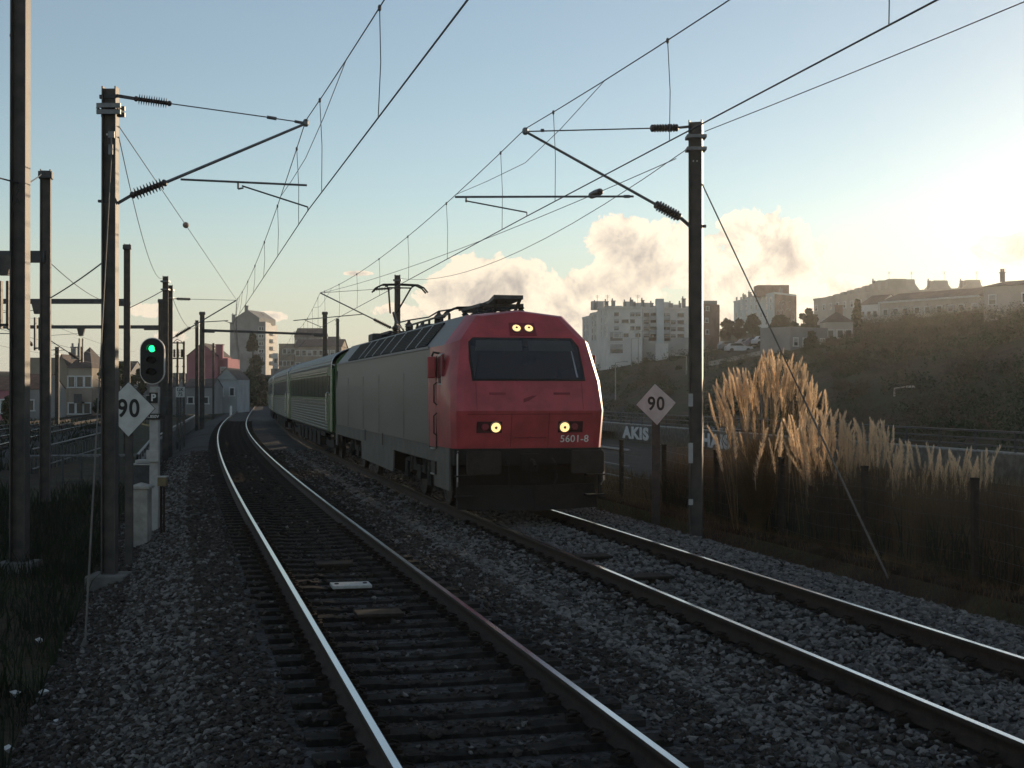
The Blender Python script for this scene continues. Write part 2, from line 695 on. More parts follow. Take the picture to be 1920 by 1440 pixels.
# ------------------------------------------------------------------ ground
def build_ground():
    oo = sorted(set([-400, -300, -220, -150, -110, -80, -60, -45, -30, -22] + [p[0] for p in PROFILE] +
                    list(np.arange(-9, -3, .5)) + list(np.arange(7.0, 14, .5)) + list(np.arange(14, 26, 2)) + list(np.arange(26, 116, 3)) +
                    [125, 140, 170, 210, 270, 350, 450, 600]))
    yy = list(np.arange(-30, 60, 1.5)) + list(np.arange(60, 140, 4)) + list(np.arange(140, 420, 8)) + \
        list(np.arange(420, 900, 40)) + [1000, 1200, 1500]
    vs, fs = [], []
    for Y in yy:
        for o in oo:
            p = trk(o, Y, 0)
            vs.append((p.x, p.y, ground_z(o, Y)))
    n = len(oo)
    for i in range(len(yy) - 1):
        for j in range(n - 1):
            a = i * n + j
            fs.append((a, a + 1, a + n + 1, a + n))
    me = np_mesh('ground', np.array(vs), np.array(fs), 'terrain', True)
    return struct(link('ground', me))


build_ground()

BED = [(-3.5, -.80), (-2.75, -.52), (-1.95, -.245), (-1.5, -.225), (0, -.235), (1.5, -.225), (1.9, -.20), (2.1, -.18), (2.3, -.19), (2.6, -.205),
       (4.18, -.215), (5.8, -.20), (6.4, -.19), (6.75, -.24), (7.3, -.64)]


def bed_z(o):
    return float(np.interp(o, [b[0] for b in BED], [b[1] for b in BED]))


def ribbon(name, prof, y0, y1, step, m, smooth=True):
    ys_ = np.arange(y0, y1 + .01, step)
    vs, fs = [], []
    for Y in ys_:
        for (o, z) in prof:
            p = trk(o, Y, z)
            vs.append(p[:])
    n = len(prof)
    for i in range(len(ys_) - 1):
        for j in range(n - 1):
            a = i * n + j
            fs.append((a, a + 1, a + n + 1, a + n))
    me = np_mesh(name, np.array(vs), np.array(fs), m, smooth)
    return link(name, me)


struct(ribbon('ballast_bed', BED, -8, 340, 2, 'ballast'))
# yard tracks to the left lie on their own bed
struct(ribbon('yard_ballast_bed', [(-17.9, -.5), (-17.2, -.22), (-16.5, -.20), (-10, -.20), (-9.3, -.22), (-8.7, -.6)], 10, 340, 4, 'ballast'))
# road beyond the fence on the right
struct(ribbon('road', [(13.2, -.79), (24.6, -.79)], -8, 150, 3, 'asphalt'))


# ------------------------------------------------------------------ tracks
GH = .87
RAILP = [(-.075, -.172), (.075, -.172), (.075, -.160), (.015, -.140), (.010, -.05), (.036, -.038), (.036, -.004), (.030, 0), (-.030, 0), (-.036, -.004),
         (-.036, -.038), (-.010, -.05), (-.015, -.140), (-.075, -.160)]


def sweep(prof, oc, y0, y1, step, dz=0.0, closed=True):
    ys_ = np.arange(y0, y1 + .01, step)
    vs, fs = [], []
    n = len(prof)
    for Y in ys_:
        for (o, z) in prof:
            vs.append(trk(oc + o, Y, z + dz)[:])
    for i in range(len(ys_) - 1):
        for j in range(n if closed else n - 1):
            k = (j + 1) % n
            fs.append((i * n + j, i * n + k, (i + 1) * n + k, (i + 1) * n + j))
    return np.array(vs), np.array(fs)


def make_sleeper_mesh():
    mb = MB()
    # concrete sleeper across the track (x), top at 0, waisted in the middle
    secs = [(-1.30, .0, .13), (-1.27, .0, .14), (-.50, .0, .14), (-.35, -.025, .12), (.35, -.025, .12), (.50, .0, .14), (1.27, .0, .14), (1.30, .0, .13)]
    vs, fs = [], []
    for x, zt, hw in secs:
        vs += [(x, -hw, -.2), (x, -hw + .03, zt), (x, hw - .03, zt), (x, hw, -.2)]
    for i in range(len(secs) - 1):
        for j in range(3):
            a = i * 4 + j
            fs.append((a, a + 1, a + 5, a + 4))
    fs += [(0, 1, 2, 3), (31, 30, 29, 28)]
    mb.add(vs, fs)
    return mb.mesh('sleeper', 'sleeper')


SLEEPER = make_sleeper_mesh()
_c = MB()
_c.box((0, 0, .018), (.11, .15, .035))
_c.box((0, 0, .045), (.05, .06, .03))
_c.path([(-.05, -.05, .05), (.0, -.07, .07), (.05, -.02, .06), (.05, .04, .06), (0, .07, .07), (-.05, .05, .05)], .009, 5)
CLIP = _c.mesh('rail_clip', 'clip')


def make_track(label, oc, y0, y1, zt, ns_y1, clips_to, group=None):
    root = thing('railway_track', label, 'railway track', trk(oc, max(y0, 8), 0)[:], 0, group)
    og = np.array(root.location)
    for sd_ in (-1, 1):
        v, f = sweep(RAILP, oc + sd_ * GH, y0, y1, 1.5)
        r = link('rail', np_mesh('rail', v - og, f, 'rail_web'), root)
        v, f = sweep([(-.027, .0015), (.027, .0015)], oc + sd_ * GH, y0, y1, 1.5, closed=False)
        link('running_surface', np_mesh('running_surface', v - og, f, 'rail_top'), r)
    Y = y0
    while Y < ns_y1:
        p = trk(oc, Y, zt)
        s_ = link('sleeper', SLEEPER, root)
        s_.location = p - root.location
        s_.rotation_euler = (0, 0, math.atan2(-slope(Y) * -1, 1) + random.uniform(-.006, .006))
        s_.rotation_euler.z = math.atan(-slope(Y)) + random.uniform(-.006, .006)
        if 7 < Y < clips_to:
            for sd_ in (-1, 1):
                for q in (-1, 1):
                    c_ = link('rail_clip', CLIP, s_)
                    c_.location = (sd_ * GH + q * .13, 0, 0)
                    c_.rotation_euler = (0, 0, random.uniform(-.1, .1))
        Y += .583
    return root


make_track('nearer curving railway track with bare sleepers, left of the red locomotive', 0, -3, 335, -.176, 120, 26)
make_track('railway track under the red locomotive, sleepers half buried in pale ballast', OFF, -3, 335, -.176, 26, 26)
make_track('yard track on the far left, nearer of the two beyond the grass verge', -11.3, 25, 335, -.176, 70, 0)
make_track('yard track on the far left, farther one next to the old houses', -15.2, 25, 335, -.176, 70, 0)

# things bolted between the rails
def balise(name, label, px, py, m, sx=.5, sy=.36, zt=-.10, holes=True, group=None):
    Y = F * (HC - zt) / (py - 735)
    p = at(px, py, Y)
    t = thing(name, label, 'track box', (p.x, p.y, -.2), math.atan(-slope(Y)), group)
    b = MB()
    b.box((0, 0, (zt + .2) - .02), (sx, sy, .04))
    b.build('lid', m, t, bevel=.008)
    b = MB()
    b.box((0, 0, (zt + .2 - .04) / 2), (sx * .8, sy * .7, zt + .2 - .04))
    b.build('base', 'plate_dark', t)
    if holes:
        for s_ in (-1, 1):
            b = MB()
            b.lathe((s_ * sx * .36, 0, zt + .2), (s_ * sx * .36, 0, zt + .215), [(0, .03), (.012, .028), (.015, .018)], 8)
            b.build('bolt', 'black', t)


balise('track_box', 'pale plate with two dark bolts lying between the near rails', 658, 1094, 'plate_pale')
balise('track_box', 'dark rusty cover between the near rails, in front of the pale plate', 710, 1146, 'plate_dark', .52, .36, -.09, False)
balise('track_box', 'dark cover between the near rails, behind the pale plate', 626, 1054, 'plate_dark', .52, .36, -.10, False)
balise('track_box', 'flat box between the right-hand rails, the nearer one', 1215, 1077, 'plate_dark', .62, .40, -.10, True)
balise('track_box', 'flat box between the right-hand rails, closer to the locomotive', 1110, 1040, 'plate_dark', .55, .36, -.10, False)


# ------------------------------------------------------------------ ballast stones: uncountable
def gn_scatter(name, pts, scl, m, shape='stone'):
    me = bpy.data.meshes.new(name)
    me.vertices.add(len(pts))
    me.vertices.foreach_set('co', np.asarray(pts, dtype=np.float32).ravel())
    a = me.attributes.new('scl', 'FLOAT', 'POINT')
    a.data.foreach_set('value', np.asarray(scl, dtype=np.float32))
    o = bpy.data.objects.new(name, me)
    col.objects.link(o)
    tree = bpy.data.node_groups.new(name + '_scatter', 'GeometryNodeTree')
    tree.interface.new_socket('Geometry', in_out='INPUT', socket_type='NodeSocketGeometry')
    tree.interface.new_socket('Geometry', in_out='OUTPUT', socket_type='NodeSocketGeometry')
    N = tree.nodes
    gi, go = N.new('NodeGroupInput'), N.new('NodeGroupOutput')
    join = N.new('GeometryNodeGeometryToInstance')
    for k in range(7):
        ico = N.new('GeometryNodeMeshIcoSphere')
        ico.inputs['Radius'].default_value = 1.0
        ico.inputs['Subdivisions'].default_value = 1
        rv = N.new('FunctionNodeRandomValue')
        rv.data_type = 'FLOAT_VECTOR'
        rv.inputs[0].default_value = (-.42, -.42, -.42)
        rv.inputs[1].default_value = (.42, .42, .42)
        rv.inputs['Seed'].default_value = 11 + k
        sp = N.new('GeometryNodeSetPosition')
        tree.links.new(ico.outputs[0], sp.inputs['Geometry'])
        tree.links.new(rv.outputs[0], sp.inputs['Offset'])
        tr = N.new('GeometryNodeTransform')
        tr.inputs['Scale'].default_value = (1.15, .85, .62 + .05 * (k % 3))
        tree.links.new(sp.outputs[0], tr.inputs[0])
        sm = N.new('GeometryNodeSetMaterial')
        sm.inputs['Material'].default_value = MATS[m]
        tree.links.new(tr.outputs[0], sm.inputs[0])
        sh = N.new('GeometryNodeSetShadeSmooth')
        sh.inputs['Shade Smooth'].default_value = False
        tree.links.new(sm.outputs[0], sh.inputs[0])
        tree.links.new(sh.outputs[0], join.inputs[0])
    m2p = N.new('GeometryNodeMeshToPoints')
    tree.links.new(gi.outputs[0], m2p.inputs[0])
    iop = N.new('GeometryNodeInstanceOnPoints')
    tree.links.new(m2p.outputs[0], iop.inputs['Points'])
    tree.links.new(join.outputs[0], iop.inputs['Instance'])
    iop.inputs['Pick Instance'].default_value = True
    rr = N.new('FunctionNodeRandomValue')
    rr.data_type = 'FLOAT_VECTOR'
    rr.inputs[0].default_value = (-.6, -.6, 0)
    rr.inputs[1].default_value = (.6, .6, 6.283)
    tree.links.new(rr.outputs[0], iop.inputs['Rotation'])
    na = N.new('GeometryNodeInputNamedAttribute')
    na.data_type = 'FLOAT'
    na.inputs['Name'].default_value = 'scl'
    tree.links.new(na.outputs[0], iop.inputs['Scale'])
    tree.links.new(iop.outputs[0], go.inputs[0])
    md = o.modifiers.new('scatter', 'NODES')
    md.node_group = tree
    o['kind'] = 'stuff'
    return o


def trk_np(o, Y):
    s_ = np.interp(Y, _ys, _sl)
    n = np.hypot(1, s_)
    return np.interp(Y, _ys, _xs) + o / n, Y - o * s_ / n


def stones():
    P, S, P2, S2 = [], [], [], []
    bo = [b[0] for b in BED]
    bz = [b[1] for b in BED]
    for (ya, yb, dens, rad) in ((6.5, 13, 720, .031), (13, 28, 430, .036), (28, 60, 110, .052)):
        n = int((yb - ya) * 11.2 * dens)
        o = rng.uniform(-3.6, 7.4, n)
        Y = rng.uniform(ya, yb, n)
        X, Yw = trk_np(o, Y)
        keep = np.abs(X) < .40 * Yw + 2.2
        keep &= Yw > 6
        o, Y, X, Yw = o[keep], Y[keep], X[keep], Yw[keep]
        z = np.interp(o, bo, bz) + rng.uniform(-.02, .016, len(o))
        r = rad * rng.uniform(.55, 1.25, len(o))
        # sleepers and rails stay clear
        ph = np.abs((Y + 3) / .583 - np.round((Y + 3) / .583)) * .583
        inL = np.abs(o) < 1.38
        inR = np.abs(o - OFF) < 1.34
        onS = ph < .15
        rl = (np.abs(np.abs(o) - GH) < .14) | (np.abs(np.abs(o - OFF) - GH) < .14)
        kill = (inL & onS & (rng.random(len(o)) < .86)) | (inR & onS & (rng.random(len(o)) < .62)) | rl
        z = np.where(inL & ~onS, z - .016, z)
        z = np.where(inL & onS, z + .045, z)
        z = np.where(inR & ~onS, z + .012, z)
        z = np.where(inR & onS, z + .035, z)
        r = np.where(inL, r * .85, r)
        inR_ = inR
        dark = (inL & (rng.random(len(o)) < .80)) | ((np.abs(o) < 2.0) & (rng.random(len(o)) < .75)) | (rng.random(len(o)) < .12) | ((o < -2.9) & (rng.random(len(o)) < .6)) | ((o < -1.3) & (rng.random(len(o)) < .42)) \
            | ((np.abs(o - OFF) < 1.9) & (np.abs(o - OFF) > .95) & (o < OFF) & (rng.random(len(o)) < .4))  # dirt between rails; the left share also puts edge dimming into colour
        ok = ~kill
        A = np.stack([X, Yw, z], 1)
        P.append(A[ok & ~dark]); S.append(r[ok & ~dark])
        P2.append(A[ok & dark]); S2.append(r[ok & dark])
    gn_scatter('ballast_stones', np.concatenate(P), np.concatenate(S), 'stone')
    gn_scatter('dirty_dimmed_ballast_stones', np.concatenate(P2), np.concatenate(S2), 'stone_dark')


stones()

# low earth-covered cable trough along the right-hand fence
def kerb():
    prof = [(8.05, -.75), (8.05, -.30), (8.12, -.265), (8.42, -.265), (8.46, -.30), (8.46, -.75)]
    v, f = sweep(prof, 0, 2, 60, 1.0)
    v[:, 2] += np.array([.025 * mnoise.noise((x * .8, y * .8, 0)) for x, y in v[:, :2]])
    o = link('cable_trough', np_mesh('cable_trough', v, f, 'earth_kerb'))
    tag(o, 'low earth-stained concrete cable trough along the foot of the right fence', 'trough')


kerb()


# ------------------------------------------------------------------ locomotive
YF, YR = 24.65, 44.7
pf, pr = trk(OFF, YF), trk(OFF, YR)
dd = (pr - pf)
loco_rz = math.atan2(-dd.x, dd.y)
loco = thing('locomotive', 'red-fronted electric locomotive with silver sides and lit headlights on the right track', 'locomotive', pf[:], loco_rz)
LL = dd.length


def ring(pts):
    """right half from bottom to crown -> full ring right..crown..left"""
    return [Vector(p) for p in pts] + [Vector((-x, y, z)) for x, y, z in pts[-2::-1]]


RG = [ring([(1.24, .12, 1.30), (1.27, -.02, 2.0), (1.22, .13, 2.55), (1.07, .50, 3.36), (.74, .86, 3.80), (0, .92, 3.90)]),
      ring([(1.37, .16, 1.30), (1.40, .04, 2.0), (1.36, .19, 2.55), (1.22, .56, 3.34), (.83, .92, 3.82), (0, .98, 3.92)]),
      ring([(1.45, .30, 1.30), (1.48, .22, 2.0), (1.45, .36, 2.55), (1.34, .76, 3.29), (.91, 1.08, 3.83), (0, 1.12, 3.94)]),
      ring([(1.48, .62, 1.30), (1.50, .62, 2.0), (1.49, .74, 2.55), (1.44, 1.10, 3.25), (.96, 1.35, 3.84), (0, 1.4, 3.95)]),
      ring([(1.48, 2.5, 1.30), (1.50, 2.5, 2.0), (1.50, 2.5, 2.55), (1.46, 2.5, 3.25), (.98, 2.5, 3.84), (0, 2.5, 3.95)]),
      ring([(1.48, LL - .5, 1.30), (1.50, LL - .5, 2.0), (1.50, LL - .5, 2.55), (1.46, LL - .5, 3.25), (.98, LL - .5, 3.84), (0, LL - .5, 3.95)]),
      ring([(1.30, LL, 1.30), (1.32, LL, 2.0), (1.30, LL, 2.55), (1.2, LL - .2, 3.25), (.8, LL - .4, 3.80), (0, LL - .4, 3.9)])]


def loft(rings, segs):
    mb = MB()
    for a, b in zip(rings[:-1], rings[1:]):
        for i in segs:
            mb.add([a[i], a[i + 1], b[i + 1], b[i]], [(0, 1, 2, 3)])
    return mb


def weld(mb, name, m, parent, smooth_angle=35):
    me = bpy.data.meshes.new(name)
    me.from_pydata(mb.v, [], mb.f)
    bm = bmesh.new()
    bm.from_mesh(me)
    bmesh.ops.remove_doubles(bm, verts=bm.verts, dist=.0005)
    bmesh.ops.recalc_face_normals(bm, faces=bm.faces)
    bm.to_mesh(me)
    bm.free()
    me.materials.append(MATS[m])
    return link(name, me, parent, 0, 2, smooth_angle)


mb = loft(RG[:4], range(10))
r0 = RG[0]
for i in range(4):
    mb.add([r0[i], r0[i + 1], r0[9 - i], r0[10 - i]], [(0, 1, 2, 3)])
mb.add([r0[4], r0[5], r0[6]], [(0, 1, 2)])
m2 = loft(RG[3:5], [0, 1, 2, 7, 8, 9])
mb.add(m2.v, m2.f)
cab = weld(mb, 'cab_shell', 'red', loco, 20)
mb = loft(RG[3:5], [3, 4, 5, 6])
m2 = loft(RG[4:], range(10))
mb.add(m2.v, m2.f)
rr_ = RG[-1]
mb.add(rr_, [tuple(range(11))])
weld(mb, 'body_shell', 'silver', loco, 28)
mb = MB()
mb.add([p for p in (RG[4][0], RG[4][10], RG[5][10], RG[5][0])], [(0, 1, 2, 3)])
mb.box((0, LL / 2, 1.1), (2.6, LL - 1.6, .36))
mb.box((0, LL / 2 + .3, .7), (2.2, 5.4, .56))
mb.build('underframe', 'underframe', loco)


def on_face(x, t, i=2, proud=.012):
    """point on the front face strip i (between ring rows i and i+1): x across, t 0..1 up"""
    a, b = r0[i], r0[i + 1]
    y = a.y + (b.y - a.y) * t
    z = a.z + (b.z - a.z) * t
    d = Vector((0, b.y - a.y, b.z - a.z)).normalized()
    n = Vector((0, -d.z, d.y))
    return Vector((x, y, z)) + n * proud


def face_poly(name, pts, i, m, parent, proud=.012, thick=.02, bevel=0):
    mb = MB()
    f_ = [on_face(x, t, i, proud) for x, t in pts]
    k_ = [on_face(x, t, i, proud - thick) for x, t in pts]
    n = len(pts)
    mb.add(f_ + k_, [tuple(range(n)), tuple(range(n, 2 * n))[::-1]] + [(j, (j + 1) % n, n + (j + 1) % n, n + j) for j in range(n)])
    return mb.build(name, m, parent, bevel=bevel)


WS = [(-1.04, .05), (1.06, .05), (1.05, .30), (1.01, .80), (.90, .985), (-.98, .985), (-1.05, .90), (-1.07, .5)]
WSO = [(-1.08, .01), (1.10, .01), (1.09, .30), (1.05, .82), (.93, 1.02), (-1.0, 1.02), (-1.09, .92), (-1.11, .5)]
face_poly('windscreen_seal', WSO, 2, 'rubber', loco, .008, .02)
ws = face_poly('windscreen', WS, 2, 'glass', loco, .016, .02)
face_poly('sun_blind', [(-.98, .70), (-.06, .70), (-.06, .95), (-.94, .95)], 2, 'curtain', ws, .0175, .003).data.materials[0] = mat('blind', (.05, .055, .06), .5, 0, .1, 3)
face_poly('sun_blind', [(.06, .70), (.96, .70), (.88, .95), (.06, .95)], 2, 'blind', ws, .0175, .003)
face_poly('wiper', [(.93, .08), (.96, .08), (.90, .70), (.88, .70)], 2, 'trim', ws, .03, .012)
face_poly('light_box', [(-.26, .14), (.26, .14), (.25, .70), (-.25, .70)], 3, 'red_dark', loco, .012, .03)


def lamp(x, i, t, r, name='headlight'):
    p = on_face(x, t, i, .0)
    n = (on_face(x, t, i, 1) - p).normalized()
    b = MB()
    b.lathe(p + n * .002, p + n * .05, [(0, r * 1.25), (.03, r * 1.25), (.036, r * 1.1)], 18)
    o = b.build(name, 'lamp_bezel', loco)
    b = MB()
    b.lathe(p + n * .03, p + n * .06, [(0, r), (.014, r * .98), (.022, r * .7), (.026, r * .25)], 18)
    b.build('lamp_glass', 'lamp_warm', o)
    b = MB()
    c_ = p + n * .056
    b.lathe(c_, c_ + n * .01, [(0, r * .30), (.006, r * .30), (.008, r * .1)], 10)
    b.build('bulb_shield', 'lamp_core', o)


lamp(-.12, 3, .42, .080)
lamp(.12, 3, .42, .080)
mat('red_housing', (.05, .008, .012), .5, 0, .2, 4)
for sx in (-1, 1):
    xa = sx * .66
    face_poly('headlight_housing', [(xa + sx * .36 - .0, .42), (xa - sx * .12, .42), (xa - sx * .12, .72), (xa + sx * .36, .72)], 0, 'red_housing', loco, .010, .03)
    lamp(sx * .66, 0, .57, .092)
    b = MB()
    p = on_face(sx * .86, .57, 0, .0)
    b.lathe(p, p + Vector((0, -.05, 0)), [(0, .07), (.02, .07), (.03, .05)], 14)
    b.build('tail_light', 'red_dark', loco)
    # vents under the windscreen
    face_poly('handrail_slot', [(sx * .62 - .16, .55), (sx * .62 + .16, .55), (sx * .62 + .16, .62), (sx * .62 - .16, .62)], 1, 'red_dark', loco, .008, .02)
face_poly('emblem', [(-.13, .28), (-.02, .34), (.14, .52), (.03, .50), (-.13, .40)], 1, 'red_dark', loco, .008, .01)
for sx in (-1, 1):
    face_poly('panel_seam', [(sx * .36 - .006, .04), (sx * .36 + .006, .04), (sx * .36 + .006, .96), (sx * .36 - .006, .96)], 0, 'red_dark', loco, .003, .01)
    face_poly('panel_seam', [(sx * 1.02 - .005, .05), (sx * 1.02 + .005, .05), (sx * 1.02 + .005, .95), (sx * 1.02 - .005, .95)], 1, 'red_dark', loco, .003, .01)
    h = MB()
    h.path([on_face(sx * .30, .30, 0, .0), on_face(sx * .30, .30, 0, .05), on_face(sx * .02, .30, 0, .05), on_face(sx * .02, .30, 0, .0)], .010, 6)
    h.build('handrail', 'red_dark', loco)
face_poly('panel_seam', [(-1.2, .90), (1.2, .90), (1.2, .925), (-1.2, .925)], 0, 'red_dark', loco, .003, .01)
pn = on_face(.87, .24, 0, .006)
put_text('fleet_number', '5601-8', .19, 'white_paint', pn, (0, -1, -.2), loco, bold=.0015, ext=.003, space=1.05)

# side skirts with bogie cut-outs
SK = [(.42, 1.30), (LL - .1, 1.30), (LL - .1, .62), (LL - .5, .62), (LL - .55, .98), (13.7, .98), (13.6, .50), (7.6, .46), (7.5, .98), (2.05, .98), (2.0, .50), (.42, .50)]
for sx in (-1, 1):
    b = MB()
    b.prism(SK, (.035 * sx, 0, 0), (1.425 * sx, 0, 0), (0, 1, 0), (0, 0, 1))
    b.build('side_skirt', mat('skirt', (.105, .104, .095), .6, .2, .25, 2).name if 'skirt' not in MATS else 'skirt', loco)
    # cab door: frame grooves, handles
    b = MB()
    b.box((sx * 1.497, 1.98, 2.15), (.012, .70, 1.75))
    dr = b.build('door', 'red', loco, bevel=.004)
    for zz in (2.32, 1.72):
        h = MB()
        h.path([(sx * 1.50, 1.50, zz - .22), (sx * 1.56, 1.50, zz - .17), (sx * 1.56, 1.50, zz + .17), (sx * 1.50, 1.50, zz + .22)], .014, 6)
        h.build('handrail', 'black', dr)
    h = MB()
    h.box((sx * 1.492, 2.36, 2.15), (.014, .018, 1.8))
    h.box((sx * 1.492, 1.60, 2.15), (.014, .018, 1.8))
    h.build('door_gap', 'rubber', dr)
    b = MB()
    b.box((sx * 1.47, 1.22, 2.78), (.05, .34, .62))
    sw = b.build('side_window', 'trim', loco, bevel=.02)
    b = MB()
    b.box((sx * 1.478, 1.22, 2.78), (.05, .26, .52))
    b.build('pane', 'glass', sw)
    b = MB()
    b.path([(sx * 1.46, 1.45, 3.10), (sx * 1.57, 1.50, 3.12), (sx * 1.59, 1.55, 3.05)], .022, 6)
    mi = b.build('mirror_arm', 'black', loco)
    b = MB()
    b.box((sx * 1.59, 1.60, 2.83), (.17, .05, .42))
    b.build('mirror', 'red', mi, bevel=.02)
    # cab-side fairing in front of the window
    b = MB()
    b.box((sx * 1.50, .93, 2.86), (.05, .14, .42))
    b.build('window_fairing', 'red_dark', loco, bevel=.02)
    b = MB()
    b.box((sx * 1.475, 1.95, .86), (.05, .42, .26))
    st = b.build('step_recess', 'black', loco)
    b = MB()
    b.box((sx * 1.5, 1.95, 1.24), (.05, .30, .025))
    b.box((sx * 1.49, 1.95, .74), (.06, .36, .03))
    b.build('step', 'trim', st)
    for yy, zz in ((9.2, 1.18), (12.6, 1.18)):
        b = MB()
        b.box((sx * 1.495, yy, zz), (.012, .06, .3))
        b.build('jacking_slot', 'black', loco)
    for yy in (5.7, 9.8, 13.0, 16.6):
        b = MB()
        b.box((sx * 1.499, yy, 2.05), (.006, .014, 1.44))
        b.build('panel_seam', 'skirt', loco)
    b = MB()
    b.box((sx * 1.49, LL - .75, 2.75), (.03, .10, .55))
    b.build('rear_slot', 'black', loco)
    # roof grilles along the slope
    d0, e0 = Vector((1.46 * sx, 0, 3.25)), Vector((.98 * sx, 0, 3.84))
    dv = (e0 - d0)
    nv = Vector((dv.z * sx, 0, -dv.x * sx)).normalized()
    if nv.z < 0:
        nv = -nv
    PAN = [(3.05, 4.28), (4.34, 5.66), (5.72, 7.98), (8.04, 9.75), (9.81, 11.36), (11.42, 12.95), (13.01, 14.30), (14.36, 17.1)]
    for k, (ya, yb) in enumerate(PAN):
        b = MB()
        a0 = d0 + dv * .06 + nv * .004
        a1 = d0 + dv * .88 + nv * .004
        yv = Vector((0, 1, 0))
        vs = [a0 + yv * ya, a1 + yv * (ya + .04), a1 + yv * (yb - 0.0), a0 + yv * yb]
        vs2 = [v_ + nv * .022 for v_ in vs]
        b.add(vs + vs2, [(3, 2, 1, 0), (4, 5, 6, 7), (0, 1, 5, 4), (1, 2, 6, 5), (2, 3, 7, 6), (3, 0, 4, 7)])
        gp = b.build('grille_panel', 'grille', loco)
        b = MB()
        for q in range(11):
            t_ = (q + .5) / 11
            c0 = a0 + (a1 - a0) * t_ + nv * .03
            b.bar(c0 + yv * (ya + .05), c0 + yv * (yb - .05), .012, .022)
        o = b.build('louvre', 'grille', gp)
        o['kind'] = 'stuff'
    for (ya, yb) in PAN[1:]:
        b = MB()
        c0, c1 = d0 + dv * .05 + nv * .02, d0 + dv * .89 + nv * .02
        b.bar(c0 + Vector((0, ya - .03, 0)), c1 + Vector((0, ya - .01, 0)), .045, .04)
        b.build('panel_divider', 'trim', loco)
    b = MB()
    b.bar(d0 + Vector((sx * .012, 2.6, .0)), d0 + Vector((sx * .012, LL - .6, 0)), .025, .05)
    b.build('cantrail', 'silver_roof', loco)

# bogies
def bogie(yc, parent):
    b = MB()
    for sx in (-1, 1):
        b.prism([(yc - 2.1, .55), (yc - 1.9, .85), (yc - .6, .95), (yc - .4, .72), (yc + .4, .72), (yc + .6, .95), (yc + 1.9, .85), (yc + 2.1, .55), (yc + 1.7, .42),
                 (yc + .9, .62), (yc - .9, .62), (yc - 1.7, .42)], (sx * .14, 0, 0), (sx * 1.14, 0, 0), (0, 1, 0), (0, 0, 1))
        b.box((sx * 1.22, yc, .62), (.16, .5, .3))
        for q in (-1.5, 1.5):
            b.box((sx * 1.27, yc + q, .60), (.12, .36, .36))
            b.lathe((sx * 1.2, yc + q, .60), (sx * 1.36, yc + q, .60), [(0, .17), (.13, .17), (.16, .1)], 12)
            b.tube((sx * 1.25, yc + q * .62, .62), (sx * 1.25, yc + q * .62, .98), .09, 10)
    b.box((0, yc, .7), (2.2, .8, .3))
    b.box((0, yc, .62), (1.3, 4.4, .62))
    bg_ = b.build('bogie', 'underframe', parent)
    for q in (-1.5, 1.5):
        for sx in (-1, 1):
            w_ = MB()
            w_.lathe((sx * .80, yc + q, .57), (sx * .94, yc + q, .57), [(0, .60), (.03, .57), (.13, .565), (.135, .50), (.11, .46), (.10, .2), (.14, .18)], 28)
            w_.build('wheel', 'wheel', bg_)


bogie(4.85, loco)
bogie(15.9 if LL > 19 else 15.0, loco)
# front end below the red nose
b = MB()
b.prism([(-1.42, .98), (1.42, .98), (1.42, 1.30), (-1.42, 1.30)], (0, .55, 0), (0, .10, 0), (1, 0, 0), (0, 0, 1))
b.build('buffer_beam', 'underframe', loco, bevel=.02)
b = MB()
b.box((0, .75, .72), (2.5, .2, 1.0))
b.box((0, 1.3, .62), (1.9, 1.0, .5))
b.build('front_bulkhead', 'underframe', loco)
b = MB()
for sx in (-1, 1):
    b.add([(0, -.28, .16), (0, -.28, .62), (sx * 1.30, .25, .62), (sx * 1.36, .20, .17), (0, -.22, .16), (0, -.22, .62), (sx * 1.30, .31, .62), (sx * 1.36, .26, .17)],
          [(0, 1, 2, 3), (4, 7, 6, 5), (0, 3, 7, 4), (1, 5, 6, 2), (2, 6, 7, 3)])
b.build('snow_plough', 'underframe', loco)
for sx in (-1, 1):
    b = MB()
    b.lathe((sx * .98, .12, 1.06), (sx * .98, -.42, 1.06), [(0, .16), (.05, .16), (.06, .12), (.30, .12), (.31, .10), (.5, .10)], 16)
    bf = b.build('buffer', 'underframe', loco)
    b = MB()
    b.prism([(-.32, -.18), (-.28, -.22), (.28, -.22), (.32, -.18), (.32, .18), (.28, .22), (-.28, .22), (-.32, .18)], (0, -.045, 0), (sx * .98, -.40, 1.06), (1, 0, 0), (0, 0, 1))
    b.build('buffer_head', 'wheel', bf, bevel=.015)
    b = MB()
    b.path([(sx * .45, .1, 1.1), (sx * .45, -.12, 1.02), (sx * .46, -.16, .78), (sx * .42, -.10, .58)], .022, 6)
    b.build('brake_hose', 'rubber', loco)
    b = MB()
    b.box((sx * 1.36, .06, .80), (.06, .05, .9))
    b.box((sx * 1.25, .02, .42), (.36, .2, .03))
    b.box((sx * 1.25, .02, .80), (.36, .2, .03))
    b.build('front_step', 'underframe', loco)
    b = MB()
    b.path([(sx * 1.36, .1, 1.25), (sx * 1.40, -.06, 1.2), (sx * 1.40, -.06, .7), (sx * 1.38, .05, .6)], .014, 6)
    b.build('handrail', 'trim', loco)
b = MB()
b.box((0, .05, 1.05), (.34, .16, .30))
b.path([(0, 0, 1.08), (0, -.22, 1.08), (0, -.34, 1.0), (0, -.30, .90)], .035, 8)
b.path([(-.05, -.25, 1.0), (-.07, -.32, .72), (.07, -.32, .72), (.05, -.25, 1.0)], .02, 6)
b.build('coupling_hook', 'underframe', loco)

